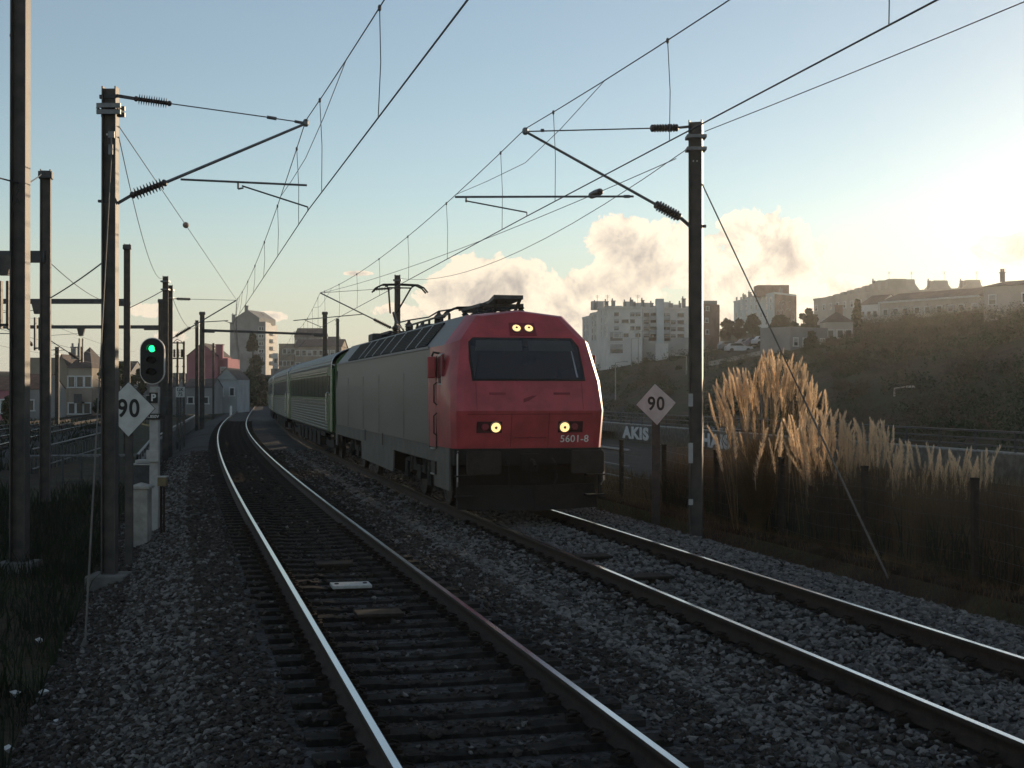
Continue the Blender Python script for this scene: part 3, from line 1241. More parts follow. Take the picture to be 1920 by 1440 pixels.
# roof gear
def pantograph(yb, raised, parent):
    b = MB()
    for sx in (-1, 1):
        b.bar((sx * .42, yb - .9, 4.12), (sx * .42, yb + 1.0, 4.12), .07, .06)
        for q in (-.8, .8):
            b.lathe((sx * .42, yb + q, 3.92), (sx * .42, yb + q, 4.10), [(0, .05), (.03, .08), (.06, .05), (.09, .08), (.12, .05), (.15, .08), (.18, .05)], 10)
    for q in (-.8, 0, .9):
        b.bar((-.45, yb + q, 4.12), (.45, yb + q, 4.12), .07, .05)
    base = b.build('pantograph', 'steel_dark', parent)
    if raised:
        knee, head, foot = V(0, yb + 1.35, 4.80), V(0, yb + .05, 5.58), V(0, yb + .2, 4.18)
    else:
        knee, head, foot = V(0, yb - 1.25, 4.26), V(0, yb + 1.35, 4.20), V(0, yb + .7, 4.14)
    b = MB()
    b.tube(foot, knee, .055, 8, .04)
    b.tube(foot + V(.2, .25, 0), knee + V(0, 0, -.08), .025, 6)
    b.build('lower_arm', 'steel_dark', base)
    b = MB()
    for sx in (-1, 1):
        b.tube(knee + V(sx * .10, 0, 0), head + V(sx * .34, 0, -.10), .028, 6)
    b.bar(head + V(-.36, 0, -.10), head + V(.36, 0, -.10), .04, .04)
    if not raised:
        b.add([knee + V(-.30, -.25, .02), knee + V(.30, -.25, .02), knee + V(.22, .9, -.08), knee + V(-.22, .9, -.08), knee + V(-.30, -.25, -.06), knee + V(.30, -.25, -.06), knee + V(.22, .9, -.13), knee + V(-.22, .9, -.13)],
              [(0, 1, 2, 3), (7, 6, 5, 4), (0, 4, 5, 1), (1, 5, 6, 2), (2, 6, 7, 3), (3, 7, 4, 0)])
        b.bar(knee + V(-.25, -.2, -.05), knee + V(-.2, .1, -.32), .05, .05)
        b.bar(knee + V(.25, -.2, -.05), knee + V(.2, .1, -.32), .05, .05)
    b.build('upper_arm', 'steel_dark', base)
    b = MB()
    for q in (-.17, .17):
        c = head + V(0, q, 0)
        b.path([c + V(-.82, 0, -.24), c + V(-.70, 0, -.10), c + V(-.52, 0, -.015), c + V(0, 0, .0), c + V(.52, 0, -.015), c + V(.70, 0, -.10), c + V(.82, 0, -.24)], .026, 6)
    for sx in (-1, 1):
        b.bar(head + V(sx * .4, -.2, -.04), head + V(sx * .4, .2, -.04), .035, .06)
        b.tube(head + V(sx * .4, 0, -.04), head + V(sx * .34, 0, -.12), .02, 6)
    b.build('collector_head', 'black', base)


pantograph(3.3, False, loco)
pantograph(16.1, True, loco)
for sx in (-1, 1):
    b = MB()
    b.bar((sx * .86, 3.6, 4.0), (sx * .86, 9.5, 4.0), .03, .04)
    for k in range(8):
        yy = 3.6 + k * .82
        b.bar((sx * .86, yy, 3.83), (sx * .86, yy, 4.0), .05, .04)
    b.build('roof_rail', 'steel_dark', loco)
for yy, xx in ((6.0, .2), (8.2, -.25), (12.5, -.3), (13.6, .25), (14.3, -.4)):
    b = MB()
    b.lathe((xx, yy, 3.9), (xx, yy, 4.32), [(0, .07)] + [(.05 + .03 * k, .06 if k % 2 else .12) for k in range(9)] + [(.36, .05), (.42, .04)], 12)
    b.build('roof_insulator', 'insul', loco)
b = MB()
b.path([(.2, 6.0, 4.32), (-.25, 8.2, 4.32), (-.1, 10.5, 4.30), (-.3, 12.5, 4.32), (-.4, 14.3, 4.32), (0, 15.4, 4.2)], .02, 6)
b.build('roof_busbar', 'steel_dark', loco)
b = MB()
b.box((.2, 11.0, 4.02), (.9, 1.5, .2))
b.box((-.1, 17.6, 4.03), (1.2, 1.0, .24))
b.build('roof_box', 'steel_dark', loco, bevel=.04)


# ------------------------------------------------------------------ coaches
def coach(Ya, Yb, label, detail):
    a, bb = trk(OFF, Ya), trk(OFF, Yb)
    d = bb - a
    L = d.length
    t = thing('passenger_coach', label, 'railway coach', a[:], math.atan2(-d.x, d.y), 'coaches behind the locomotive')
    # ribbed stainless body: lower side
    rib = []
    z = .98
    while z < 1.98:
        rib += [(1.43, z), (1.43, z + .06), (1.418, z + .07), (1.418, z + .10)]
        z += .11
    def shell(name, prof, m, y0=.45, y1=None, both=True):
        y1 = L - .45 if y1 is None else y1
        mb = MB()
        for sx in ((-1, 1) if both else (1,)):
            vs = [(sx * x, y0, z_) for x, z_ in prof] + [(sx * x, y1, z_) for x, z_ in prof]
            n = len(prof)
            mb.add(vs, [(i, i + 1, n + i + 1, n + i) for i in range(n - 1)])
        return weld(mb, name, m, t, 20)
    shell('ribbed_side', [(1.30, .86)] + rib + [(1.43, 2.02)], 'coach', 2.0, L - 2.0)
    shell('end_panel', [(1.30, .90), (1.425, .98), (1.427, 2.02), (1.42, 3.24)], 'coach_green', .28, 2.0)
    shell('end_panel', [(1.30, .90), (1.425, .98), (1.427, 2.02), (1.42, 3.24)], 'coach_green', L - 2.0, L - .28)
    shell('window_band', [(1.40, 2.02), (1.41, 3.06)], 'coach_green', 2.0, L - 2.0)
    shell('upper_side', [(1.425, 3.04), (1.43, 3.10), (1.42, 3.24)], 'coach', 2.0, L - 2.0)
    # roof with lengthwise corrugations
    rp = []
    N = 40
    for i in range(N + 1):
        an = math.pi * i / N
        x = 1.42 * math.cos(an)
        z_ = 3.22 + .70 * math.sin(an) ** .8
        k_ = 1 + (.012 if i % 2 else 0)
        rp.append((x * k_, 3.22 + (z_ - 3.22) * k_))
    mb = MB()
    n = len(rp)
    mb.add([(x, .30, z_) for x, z_ in rp] + [(x, L - .30, z_) for x, z_ in rp], [(i, i + 1, n + i + 1, n + i) for i in range(n - 1)])
    weld(mb, 'roof', 'coach_roof', t, 15)
    # ends
    for yy, s_ in ((.15, 1), (L - .15, -1)):
        mb = MB()
        # rounded end panel
        poly = [(-1.43, .95), (1.43, .95), (1.43, 3.22)] + [(1.40 * math.cos(math.pi * i / 12), 3.22 + .68 * math.sin(math.pi * i / 12) ** .8) for i in range(1, 12)] + [(-1.43, 3.22)]
        mb.prism([(x * .94, z_ if z_ < 3 else 3.22 + (z_ - 3.22) * .94) for x, z_ in poly], (0, .1 * s_, 0), (0, yy - .05 * s_, 0), (1, 0, 0), (0, 0, 1))
        e = mb.build('end_wall', 'coach_green', t)
        mb = MB()
        for sx in (-1, 1):
            mb.prism([(0, 0), (.05, -.32), (.10, -.40), (.14, -.38), (.14, .34), (0, .34)], (0, 0, 2.15), (sx * 1.30, yy + .32 * s_, 1.0), (sx, 0, 0), (0, s_, 0))
        mb.build('corner_post', 'coach_green', t, bevel=.02)
        mb = MB()
        mb.box((0, yy - .16 * s_, 2.2), (1.1, .3, 2.2))
        mb.build('gangway', 'gangway', e, bevel=.05)
        mb = MB()
        arc = [(1.435 * math.cos(math.pi * i / 24), yy + .18 * s_, 3.22 + .725 * math.sin(math.pi * i / 24) ** .8) for i in range(25)]
        mb.path([(1.44, yy + .18 * s_, 1.0)] + arc + [(-1.44, yy + .18 * s_, 1.0)], .022, 6)
        mb.build('end_trim', 'chrome', e)
    # chrome strips
    for z_ in (3.05, 2.06, 1.94):
        mb = MB()
        for sx in (-1, 1):
            mb.bar((sx * 1.437, 2.0, z_), (sx * 1.437, L - 2.0, z_), .03, .03)
        mb.build('trim_strip', 'chrome', t)
    # windows: one long ribbon of panes with thin pillars, doors near the ends
    ys_w = np.linspace(2.1, L - 2.1, 12)
    for sx in (-1, 1):
        for k in range(11):
            ya, yb = ys_w[k] + .06, ys_w[k + 1] - .06
            mb = MB()
            mb.box((sx * 1.41, (ya + yb) / 2, 2.56), (.03, yb - ya, .80))
            wd = mb.build('window', 'coach_glass', t, bevel=.01)
            if detail:
                mb = MB()
                for q in range(4):
                    yy = ya + (yb - ya) * (q + .5) / 4
                    mb.box((sx * 1.427, yy, 2.54), (.006, .02, .76))
                mb.build('reflection_bar', 'coach_green', wd)  # upright bars stand in for fence reflections on the glass
        for yy in (1.25, L - 1.25):
            mb = MB()
            mb.box((sx * 1.40, yy, 2.0), (.075, .86, 2.0))
            dr = mb.build('door', 'coach_green', t, bevel=.02)
            mb = MB()
            mb.box((sx * 1.425, yy, 2.55), (.05, .5, .7))
            mb.build('pane', 'glass', dr)
            mb = MB()
            mb.path([(sx * 1.44, yy + .5, 1.2), (sx * 1.50, yy + .5, 1.25), (sx * 1.50, yy + .5, 2.3), (sx * 1.44, yy + .5, 2.35)], .018, 6)
            mb.build('handrail', 'chrome', dr)
        mb = MB()
        mb.box((sx * 1.30, L / 2, .82), (.04, L - 8.5, .22))
        for q in range(6):
            mb.box((sx * 1.15, L / 2 - 6 + q * 2.3, .58), (.4, 1.3 + .3 * (q % 2), .5))
        mb.build('equipment_box', 'underframe', t)
        for yy in (.35, L - .35):
            mb = MB()
            mb.lathe((sx * .98, yy, 1.04), (sx * .98, yy - .55 if yy < 2 else yy + .55, 1.04), [(0, .12), (.3, .12), (.31, .09), (.5, .09), (.51, .22), (.55, .22)], 12)
            mb.build('buffer', 'underframe', t)
    mb = MB()
    mb.box((0, L / 2, .92), (2.5, L - .6, .14))
    mb.build('underframe', 'underframe', t)
    for yc in (3.4, L - 3.4):
        mb = MB()
        for sx in (-1, 1):
            mb.prism([(yc - 1.7, .42), (yc - 1.5, .66), (yc - .4, .60), (yc + .4, .60), (yc + 1.5, .66), (yc + 1.7, .42), (yc + .8, .36), (yc - .8, .36)], (sx * .12, 0, 0), (sx * 1.1, 0, 0), (0, 1, 0), (0, 0, 1))
        mb.box((0, yc, .66), (2.0, .7, .3))
        bo = mb.build('bogie', 'underframe', t)
        for q in (-1.25, 1.25):
            for sx in (-1, 1):
                mb = MB()
                mb.lathe((sx * .80, yc + q, .46), (sx * .94, yc + q, .46), [(0, .49), (.03, .46), (.13, .455), (.10, .36), (.12, .15)], 20)
                mb.build('wheel', 'wheel', bo)
    # interior curtains and lamps seen through the panes
    return t


coach(46.0, 71.2, 'ribbed green and silver coach coupled directly behind the locomotive', True)
coach(72.0, 97.2, 'second silver and green coach from the locomotive, following the curve', False)
coach(98.0, 123.0, 'third coach of the train, farthest and almost hidden round the curve', False)


# ------------------------------------------------------------------ overhead line equipment
def hpost(mb, x, y, z0, z1, w_, d_, tf=.016, tw=.012, rz=0.0):
    """H section: two flanges and a web"""
    q = Matrix.Rotation(rz, 3, 'Z')
    h = z1 - z0
    for s_ in (-1, 1):
        c = q @ Vector((s_ * (w_ / 2 - tf / 2), 0, 0))
        mb.box((x + c.x, y + c.y, (z0 + z1) / 2), (tf, d_, h), rz)
    mb.box((x, y, (z0 + z1) / 2 - .01), (w_ - 2 * tf - .001, tw, h - .02), rz)


def boxpost(mb, x, y, z0, z1, w_, d_, rz=0.0):
    mb.box((x, y, (z0 + z1) / 2), (w_, d_, z1 - z0), rz)


def insulator(p0, p1, parent, org, n=10, rs=.075, rc=.035, m='insul'):
    L = (Vector(p1) - Vector(p0)).length
    prof = [(0, rc * .8), (L * .04, rc * 1.4), (L * .09, rc * 1.4), (L * .10, rc)]
    for k in range(n):
        t = L * (.11 + .78 * (k + .5) / n)
        dl = L * .78 / n
        prof += [(t - dl * .30, rc), (t - dl * .05, rs), (t + dl * .08, rs), (t + dl * .30, rc)]
    prof += [(L * .90, rc), (L * .91, rc * 1.4), (L * .96, rc * 1.4), (L, rc * .8)]
    mb = MB()
    mb.lathe(p0, p1, prof, 12)
    return mb.build('insulator', m, parent, org)


def base_block(mb, x, y, z, s_=.6, rz=0.0):
    mb.box((x, y, z - .15), (s_, s_, .5), rz)


def lerp(a, b, t):
    return Vector(a) + (Vector(b) - Vector(a)) * t


# --- near left mast
YL0 = 22.0
px_, pz_ = at(206, 0, YL0).x, at(0, 163, YL0).z
gl = -.72
rzL = math.atan(-slope(YL0))
mast1 = thing('catenary_mast', 'grey steel mast nearest the left track, with ribbed insulators and a long bracket', 'mast', (px_, YL0, gl), 0, 'masts along the two near tracks')
og = mast1.location
b = MB()
hpost(b, px_, YL0, gl, pz_, .225, .20, .02, .014, 0)
b.build('post', 'steel_post', mast1, og)
b = MB()
b.box((px_, YL0, gl + .02), (.62, .62, .3), 0)
b.build('foundation', 'concrete_dark', mast1, og, bevel=.03)
b = MB()
for zz in (at(0, 200, YL0).z, at(0, 212, YL0).z):
    b.box((px_ + .01, YL0 - .125, zz), (.38, .05, .07))
    b.box((px_ + .01, YL0 + .125, zz), (.38, .05, .07))
for sx in (-1, 1):
    b.tube((px_ + sx * .16, YL0 - .18, at(0, 206, YL0).z), (px_ + sx * .16, YL0 + .18, at(0, 206, YL0).z), .018, 6)
b.build('clamp', 'galv', mast1, og)
Q = lambda x, y, t=0.0: at(x, y, 22.0 + .85 * t)
end1 = Q(573, 231, 1)
ia, ib = Q(250, 184, .12), Q(321, 194, .3)
b = MB()
b.bar(Q(219, 179, 0), ia, .03, .05)
b.bar(at(186, 181, 22), Q(219, 180, 0), .05, .06)
b.build('tie_bracket', 'steel_dark', mast1, og)
insulator(ia, ib, mast1, og, 12, .085, .032)
b = MB()
b.tube(ib, Q(500, 219, .8), .010, 6)
b.tube(Q(500, 219, .8), Q(518, 222, .84), .028, 8)
b.tube(Q(518, 222, .84), Q(552, 227, .93), .010, 6)
b.tube(Q(552, 227, .93), end1, .025, 8)
b.build('top_tie', 'galv', mast1, og)
ia, ib = Q(244, 367, .1), Q(312, 341, .28)
b = MB()
b.bar(Q(220, 381, 0), ia, .035, .05)
b.box(at(192, 377, 22), (.14, .06, .04))
b.build('hinge_bracket', 'steel_dark', mast1, og)
insulator(ia, ib, mast1, og, 9, .10, .042)
b = MB()
b.tube(ib, end1, .026, 8, .022)
b.lathe(end1 - V(0, .0, .05), end1 + V(0, 0, .07), [(0, .03), (.03, .05), (.09, .05), (.12, .03)], 8)
b.build('cantilever_tube', 'galv', mast1, og)
b = MB()
b.tube(Q(338, 336, .36), Q(575, 347, 1), .018, 8)
b.tube(Q(446, 341, .65), Q(446, 354, .65), .016, 6)
b.tube(Q(446, 354, .65), Q(456, 352, .68), .016, 6)
b.build('registration_tube', 'galv', mast1, og)
b = MB()
b.tube(Q(453, 348, .67), Q(577, 388, 1), .014, 6)
b.tube(Q(577, 388, 1), Q(577, 396, 1), .010, 6)
b.build('steady_arm', 'galv', mast1, og)
b = MB()
p0 = at(208, 296, 21.87)
b.path([at(208, 252, 21.86), at(208, 285, 21.83), p0], .012, 6)
b.box(at(208, 252, 21.86), (.10, .03, .10))
b.box(at(207, 280, 21.86), (.07, .04, .16))
b.build('guy_bracket', 'galv', mast1, og)
for k, (sx) in enumerate((-.045, .045)):
    b = MB()
    b.lathe((px_ + sx, YL0 - .012, at(0, 252, 22).z), (px_ + sx, YL0 - .03, at(0, 252, 22).z), [(0, .016), (.018, .016)], 8)
    b.build('bolt', 'white_paint', mast1, og)


def strand(name, label, cat, pts, r, m='wire', sag=0.0, n=14, group=None):
    """a wire hung between successive points, with a sag in each span"""
    P_ = []
    for a, b_ in zip(pts[:-1], pts[1:]):
        for i in range(n):
            t = i / n
            p = lerp(a, b_, t)
            p.z -= sag * 4 * t * (1 - t)
            P_.append(p)
    P_.append(Vector(pts[-1]))
    if label:
        t_ = thing(name, label, cat, P_[0][:], 0, group)
        mb_ = MB()
        mb_.path(P_, r, 6)
        mb_.build('strand', m, t_, P_[0])
        return t_
    return P_


# guy of the near left mast
g0, g1 = p0, Vector(at(160, 1215, 16.6))
gy = thing('guy_wire', 'pale guy wire slanting from the near left mast to the weeds', 'guy wire', g1[:])
b = MB()
b.tube(lerp(g0, g1, .0), lerp(g0, g1, .62), .009, 6)
b.tube(lerp(g0, g1, .62), g1, .012, 6)
b.build('strand', 'guy', gy, g1)
b = MB()
b.lathe(g1 + V(0, 0, .12), g1 + V(0, 0, -.5), [(0, .02), (.1, .045), (.25, .05), (.4, .06), (.62, .07)], 8)
b.build('anchor', 'concrete_dark', gy, g1)

# --- near right mast
YR0 = 25.8
px_, pz_ = at(1305, 0, YR0).x, at(0, 226, YR0).z
gr = -.55
mast2 = thing('catenary_mast', 'grey steel mast right of the locomotive with painted bands near its foot', 'mast', (px_, YR0, gr), 0, 'masts along the two near tracks')
og = mast2.location
b = MB()
hpost(b, px_, YR0, gr, pz_, .25, .24, .02, .014, R(-14))
b.build('post', 'steel_post', mast2, og)
b = MB()
b.box((px_, YR0, gr + .02), (.66, .66, .2), 0)
b.build('foundation', 'concrete_dark', mast2, og, bevel=.03)
qz = Matrix.Rotation(R(-14), 3, 'Z')
for (ya, yb) in ((738, 762), (830, 868), (935, 946)):
    z0_, z1_ = at(0, yb, YR0).z, at(0, ya, YR0).z
    b = MB()
    c = qz @ V(-.085, -.1235, 0)
    b.box((px_ + c.x, YR0 + c.y, (z0_ + z1_) / 2), (.085, .004, z1_ - z0_), R(-14))
    b.build('painted_band', 'box_grey', mast2, og)
b = MB()
for zz in (at(0, 257, YR0).z, at(0, 280, YR0).z):
    b.box((px_, YR0 - .15, zz), (.36, .04, .06))
    b.box((px_, YR0 + .15, zz), (.36, .04, .06))
    for sx in (-1, 1):
        b.box((px_ + sx * .17, YR0, zz), (.03, .32, .05))
b.build('clamp', 'galv', mast2, og)
Q = lambda x, y, t=0.0: at(x, y, 25.8 - .8 * t)
end2 = Q(985, 246, 1)
ia, ib = Q(1272, 239, .1), Q(1220, 240, .27)
b = MB()
b.bar(Q(1292, 237, 0), ia, .03, .045)
b.build('tie_bracket', 'steel_dark', mast2, og)
insulator(ia, ib, mast2, og, 8, .078, .05)
b = MB()
b.tube(ib, end2, .013, 6)
b.tube(Q(1020, 244, .9), Q(1014, 244, .91), .03, 8)
b.build('top_tie', 'galv', mast2, og)
ia, ib = Q(1276, 408, .08), Q(1228, 382, .24)
b = MB()
b.bar(Q(1293, 423, 0), ia, .04, .055)
b.box(at(1318, 424, 25.8), (.12, .06, .05))
b.build('hinge_bracket', 'steel_dark', mast2, og)
insulator(ia, ib, mast2, og, 8, .105, .055)
b = MB()
b.tube(ib, end2, .028, 8, .024)
b.lathe(end2 - V(0, 0, .06), end2 + V(0, 0, .07), [(0, .03), (.03, .055), (.10, .055), (.13, .03)], 8)
b.build('cantilever_tube', 'galv', mast2, og)
b = MB()
b.tube(Q(1188, 368, .38), Q(853, 369, 1.08), .020, 8)
b.lathe(Q(1181, 368, .38), Q(1170, 368, .4), [(0, .03), (.11, .03)], 8)
b.tube(Q(874, 370, 1.05), Q(874, 379, 1.05), .016, 6)
b.build('registration_tube', 'galv', mast2, og)
b = MB()
b.tube(Q(872, 376, 1.05), Q(988, 398, 1), .014, 6)
b.tube(Q(988, 398, 1), Q(988, 405, 1), .010, 6)
b.build('steady_arm', 'galv', mast2, og)
for sx in (-.05, .02):
    b = MB()
    b.lathe((px_ + sx, YR0 - .02, at(0, 302, YR0).z), (px_ + sx, YR0 - .04, at(0, 302, YR0).z), [(0, .014), (.018, .014)], 8)
    b.build('bolt', 'white_paint', mast2, og)
# its guy
g0 = at(1317, 345, 25.7)
g1 = at(1672, 1100, 20.2)
g1.z = max(g1.z, -.5)
gy = thing('guy_wire', 'long guy wire slanting from the right mast across the plumes to the kerb', 'guy wire', g1[:])
gm = lerp(g0, g1, .60)
b = MB()
b.tube(g0, gm, .013, 6)
b.build('strand', 'steel_post', gy, g1)
b = MB()
b.tube(gm, g1, .017, 6)
b.build('sleeve', 'guy', gy, g1)

# --- second masts and beyond
def far_mast(label, px, ytop, Y, w_=.22, arm=None, side=1, extra=None, zb=-.7, group='masts along the two near tracks'):
    x = at(px, 0, Y).x
    zt = at(0, ytop, Y).z
    t = thing('catenary_mast', label, 'mast', (x, Y, zb), 0, group)
    b = MB()
    hpost(b, x, Y, zb, zt, w_, w_ * .95, .02, .016, math.atan(-slope(Y)))
    b.build('post', 'steel_post', t, t.location)
    b = MB()
    b.box((x, Y, zt - .25), (w_ * 1.5, w_ * 1.5, .07))
    b.box((x, Y, zt - .6), (w_ * 1.4, w_ * 1.4, .06))
    b.build('clamp', 'galv', t, t.location)
    if arm:
        (xe, ye, yt, yb, yr0, xr1, yr1, xc, yc) = arm
        pe = at(xe, ye, Y)
        pt = V(x + side * w_ / 2, Y, at(0, yt, Y).z)
        pb = V(x + side * w_ / 2, Y, at(0, yb, Y).z)
        insulator(lerp(pt, pe, .06), lerp(pt, pe, .28), t, t.location, 8, .08, .04)
        insulator(lerp(pb, pe, .05), lerp(pb, pe, .28), t, t.location, 8, .10, .05)
        b = MB()
        b.tube(pt, lerp(pt, pe, .06), .02, 6)
        b.tube(lerp(pt, pe, .28), pe, .012, 6)
        b.build('top_tie', 'galv', t, t.location)
        b = MB()
        b.tube(pb, lerp(pb, pe, .05), .025, 6)
        b.tube(lerp(pb, pe, .28), pe, .028, 8)
        b.build('cantilever_tube', 'galv', t, t.location)
        b = MB()
        pr0 = lerp(pb, pe, .42)
        b.tube(pr0, at(xr1, yr1, Y), .022, 6)
        b.build('registration_tube', 'galv', t, t.location)
        b = MB()
        b.tube(lerp(pr0, at(xr1, yr1, Y), .85), at(xc, yc, Y), .016, 6)
        b.build('steady_arm', 'galv', t, t.location)
    return t


far_mast('second steel mast left of the near track, just behind the green signal', 310, 517, 60.0, .24)
far_mast('second left mast with bracket arm, shorter neighbour of the one by the signal', 319, 534, 62.5, .22,
         (443, 563, 560, 634, 0, 428, 601, 437, 607), 1)
far_mast('mast beyond the locomotive, standing up behind its raised pantograph', 745, 515, 62.0, .24,
         (600, 549, 540, 618, 0, 550, 601, 602, 613), -1)

# --- overhead lines of the two tracks
def overhead(label, spans, drops_per, stitch=True):
    """spans: list of support points ((messenger), (contact))"""
    root = thing('overhead_line', label, 'overhead wires', spans[0][1][:])
    og_ = root.location
    mess, cont = [], []
    n = 16
    for (m0, c0), (m1, c1) in zip(spans[:-1], spans[1:]):
        for i in range(n):
            t = i / n
            p = lerp(m0, m1, t)
            p.z -= .42 * 4 * t * (1 - t)
            mess.append(p)
            cont.append(lerp(c0, c1, t))
    mess.append(Vector(spans[-1][0]))
    cont.append(Vector(spans[-1][1]))
    b = MB()
    b.path(mess, .0085, 6)
    b.build('messenger_wire', 'wire', root, og_)
    b = MB()
    b.path(cont, .0095, 6)
    b.build('contact_wire', 'wire', root, og_)
    for (m0, c0), (m1, c1) in zip(spans[:-1], spans[1:]):
        for k in range(drops_per):
            t = (k + .35) / (drops_per - .3)
            if t > .97:
                continue
            p = lerp(m0, m1, t)
            p.z -= .42 * 4 * t * (1 - t)
            q_ = lerp(c0, c1, t)
            b = MB()
            b.path([p, lerp(p, q_, .5) + V(.02, 0, 0), q_], .006, 5)
            b.lathe(p - V(0, 0, .04), p + V(0, 0, .03), [(0, .012), (.02, .02), (.05, .02), (.07, .012)], 6)
            b.build('dropper', 'wire', root, og_)
    if stitch:
        for (m0, c0), (mp, cp), (mn, cn) in zip(spans[:-2], spans[1:-1], spans[2:]):
            for (q0, tt) in ((m0, .13), (mn, .17)):
                p = lerp(mp, q0, tt)
                p.z -= .42 * 4 * tt * (1 - tt)
                b = MB()
                b.path([p, lerp(mp, q0, tt * .5) - V(0, 0, .45), Vector(mp) - V(0, 0, .62)], .006, 5)
                b.build('stitch_wire', 'wire', root, og_)
    return root


cL = lambda Y, st, z: trk(st, Y, z)
overhead('catenary and contact wire hung over the nearer left track', [
    (V(6.3, -15, 6.95), V(6.05, -15, 5.42)), (end1 + V(0, 0, .05), Q(0, 0) * 0 + at(578, 393, 22.85)),
    (at(443, 563, 62.5), at(437, 606, 62.5)), (trk(.2, 100, 6.9), trk(.2, 100, 5.4)), (trk(-.2, 145, 6.9), trk(-.2, 145, 5.4)), (trk(.2, 190, 6.9), trk(.2, 190, 5.4)), (trk(0, 300, 6.8), trk(0, 300, 5.4))], 7)
overhead('catenary and contact wire hung over the track of the red locomotive', [
    (V(8.9, -12, 7.0), V(8.9, -12, 5.58)), (end2 + V(0, 0, .05), at(988, 405, 25.0)),
    (at(600, 549, 62), at(600, 614, 62)), (trk(OFF + .2, 103, 6.9), trk(OFF + .2, 103, 5.4)), (trk(OFF - .2, 145, 6.9), trk(OFF - .2, 145, 5.4)), (trk(OFF, 190, 6.9), trk(OFF, 190, 5.4)), (trk(OFF, 300, 6.8), trk(OFF, 300, 5.4))], 7)

# --- loose wires
strand('earth_wire', 'single wire from the right mast out over the upper right corner', 'wire', [at(1322, 246, 25.8), V(13.5, -10, 7.25)], .008, sag=.25)
strand('earth_wire', 'single wire sagging from the right mast to the mast behind the pantograph', 'wire', [at(1290, 278, 25.8), at(745, 521, 62)], .008, sag=.85)
strand('earth_wire', 'thin wire sagging from the near left mast towards the second left mast', 'wire', [at(222, 256, 22), at(306, 520, 60)], .008, sag=.75)
strand('earth_wire', 'thin wire sagging beyond the second left mast above the pink house', 'wire', [at(324, 560, 62.5), at(372, 606, 100)], .012, sag=.8)
aw = strand('anchor_wire', 'anchor wire with a round insulator running from the near left mast to the next bracket', 'wire', [at(222, 236, 22), at(443, 562, 62.5)], .008, sag=.0)
pi_ = lerp(at(222, 236, 22), at(443, 562, 62.5), .30)
# egg insulator sits on the wire
best = min(np.linspace(0, 1, 400), key=lambda t: abs((lambda p: 960 + p.x / p.y * F)(lerp(at(222, 236, 22), at(443, 562, 62.5), t)) - 348))
pi_ = lerp(at(222, 236, 22), at(443, 562, 62.5), best)
dv = (at(443, 562, 62.5) - at(222, 236, 22)).normalized()
b = MB()
b.lathe(pi_ - dv * .09, pi_ + dv * .09, [(0, .02), (.02, .06), (.06, .078), (.12, .078), (.16, .06), (.18, .02)], 12)
b.build('insulator', 'porcelain', aw, aw.location)
A0, A1 = at(1268, 297, 25.8), at(604, 549, 62)
aw2 = strand('anchor_wire', 'anchor wire with a dark insulator running from the right mast back to the catenary', 'wire', [A0, A1], .008, sag=.25)
b = MB()
pk = lambda t: lerp(A0, A1, t) - V(0, 0, .25 * 4 * t * (1 - t))
b.lathe(pk(.10), pk(.118), [(0, .03), (.08, .075), (.35, .085), (.6, .075), (.66, .03)], 10)
b.build('insulator', 'insul', aw2, aw2.location)


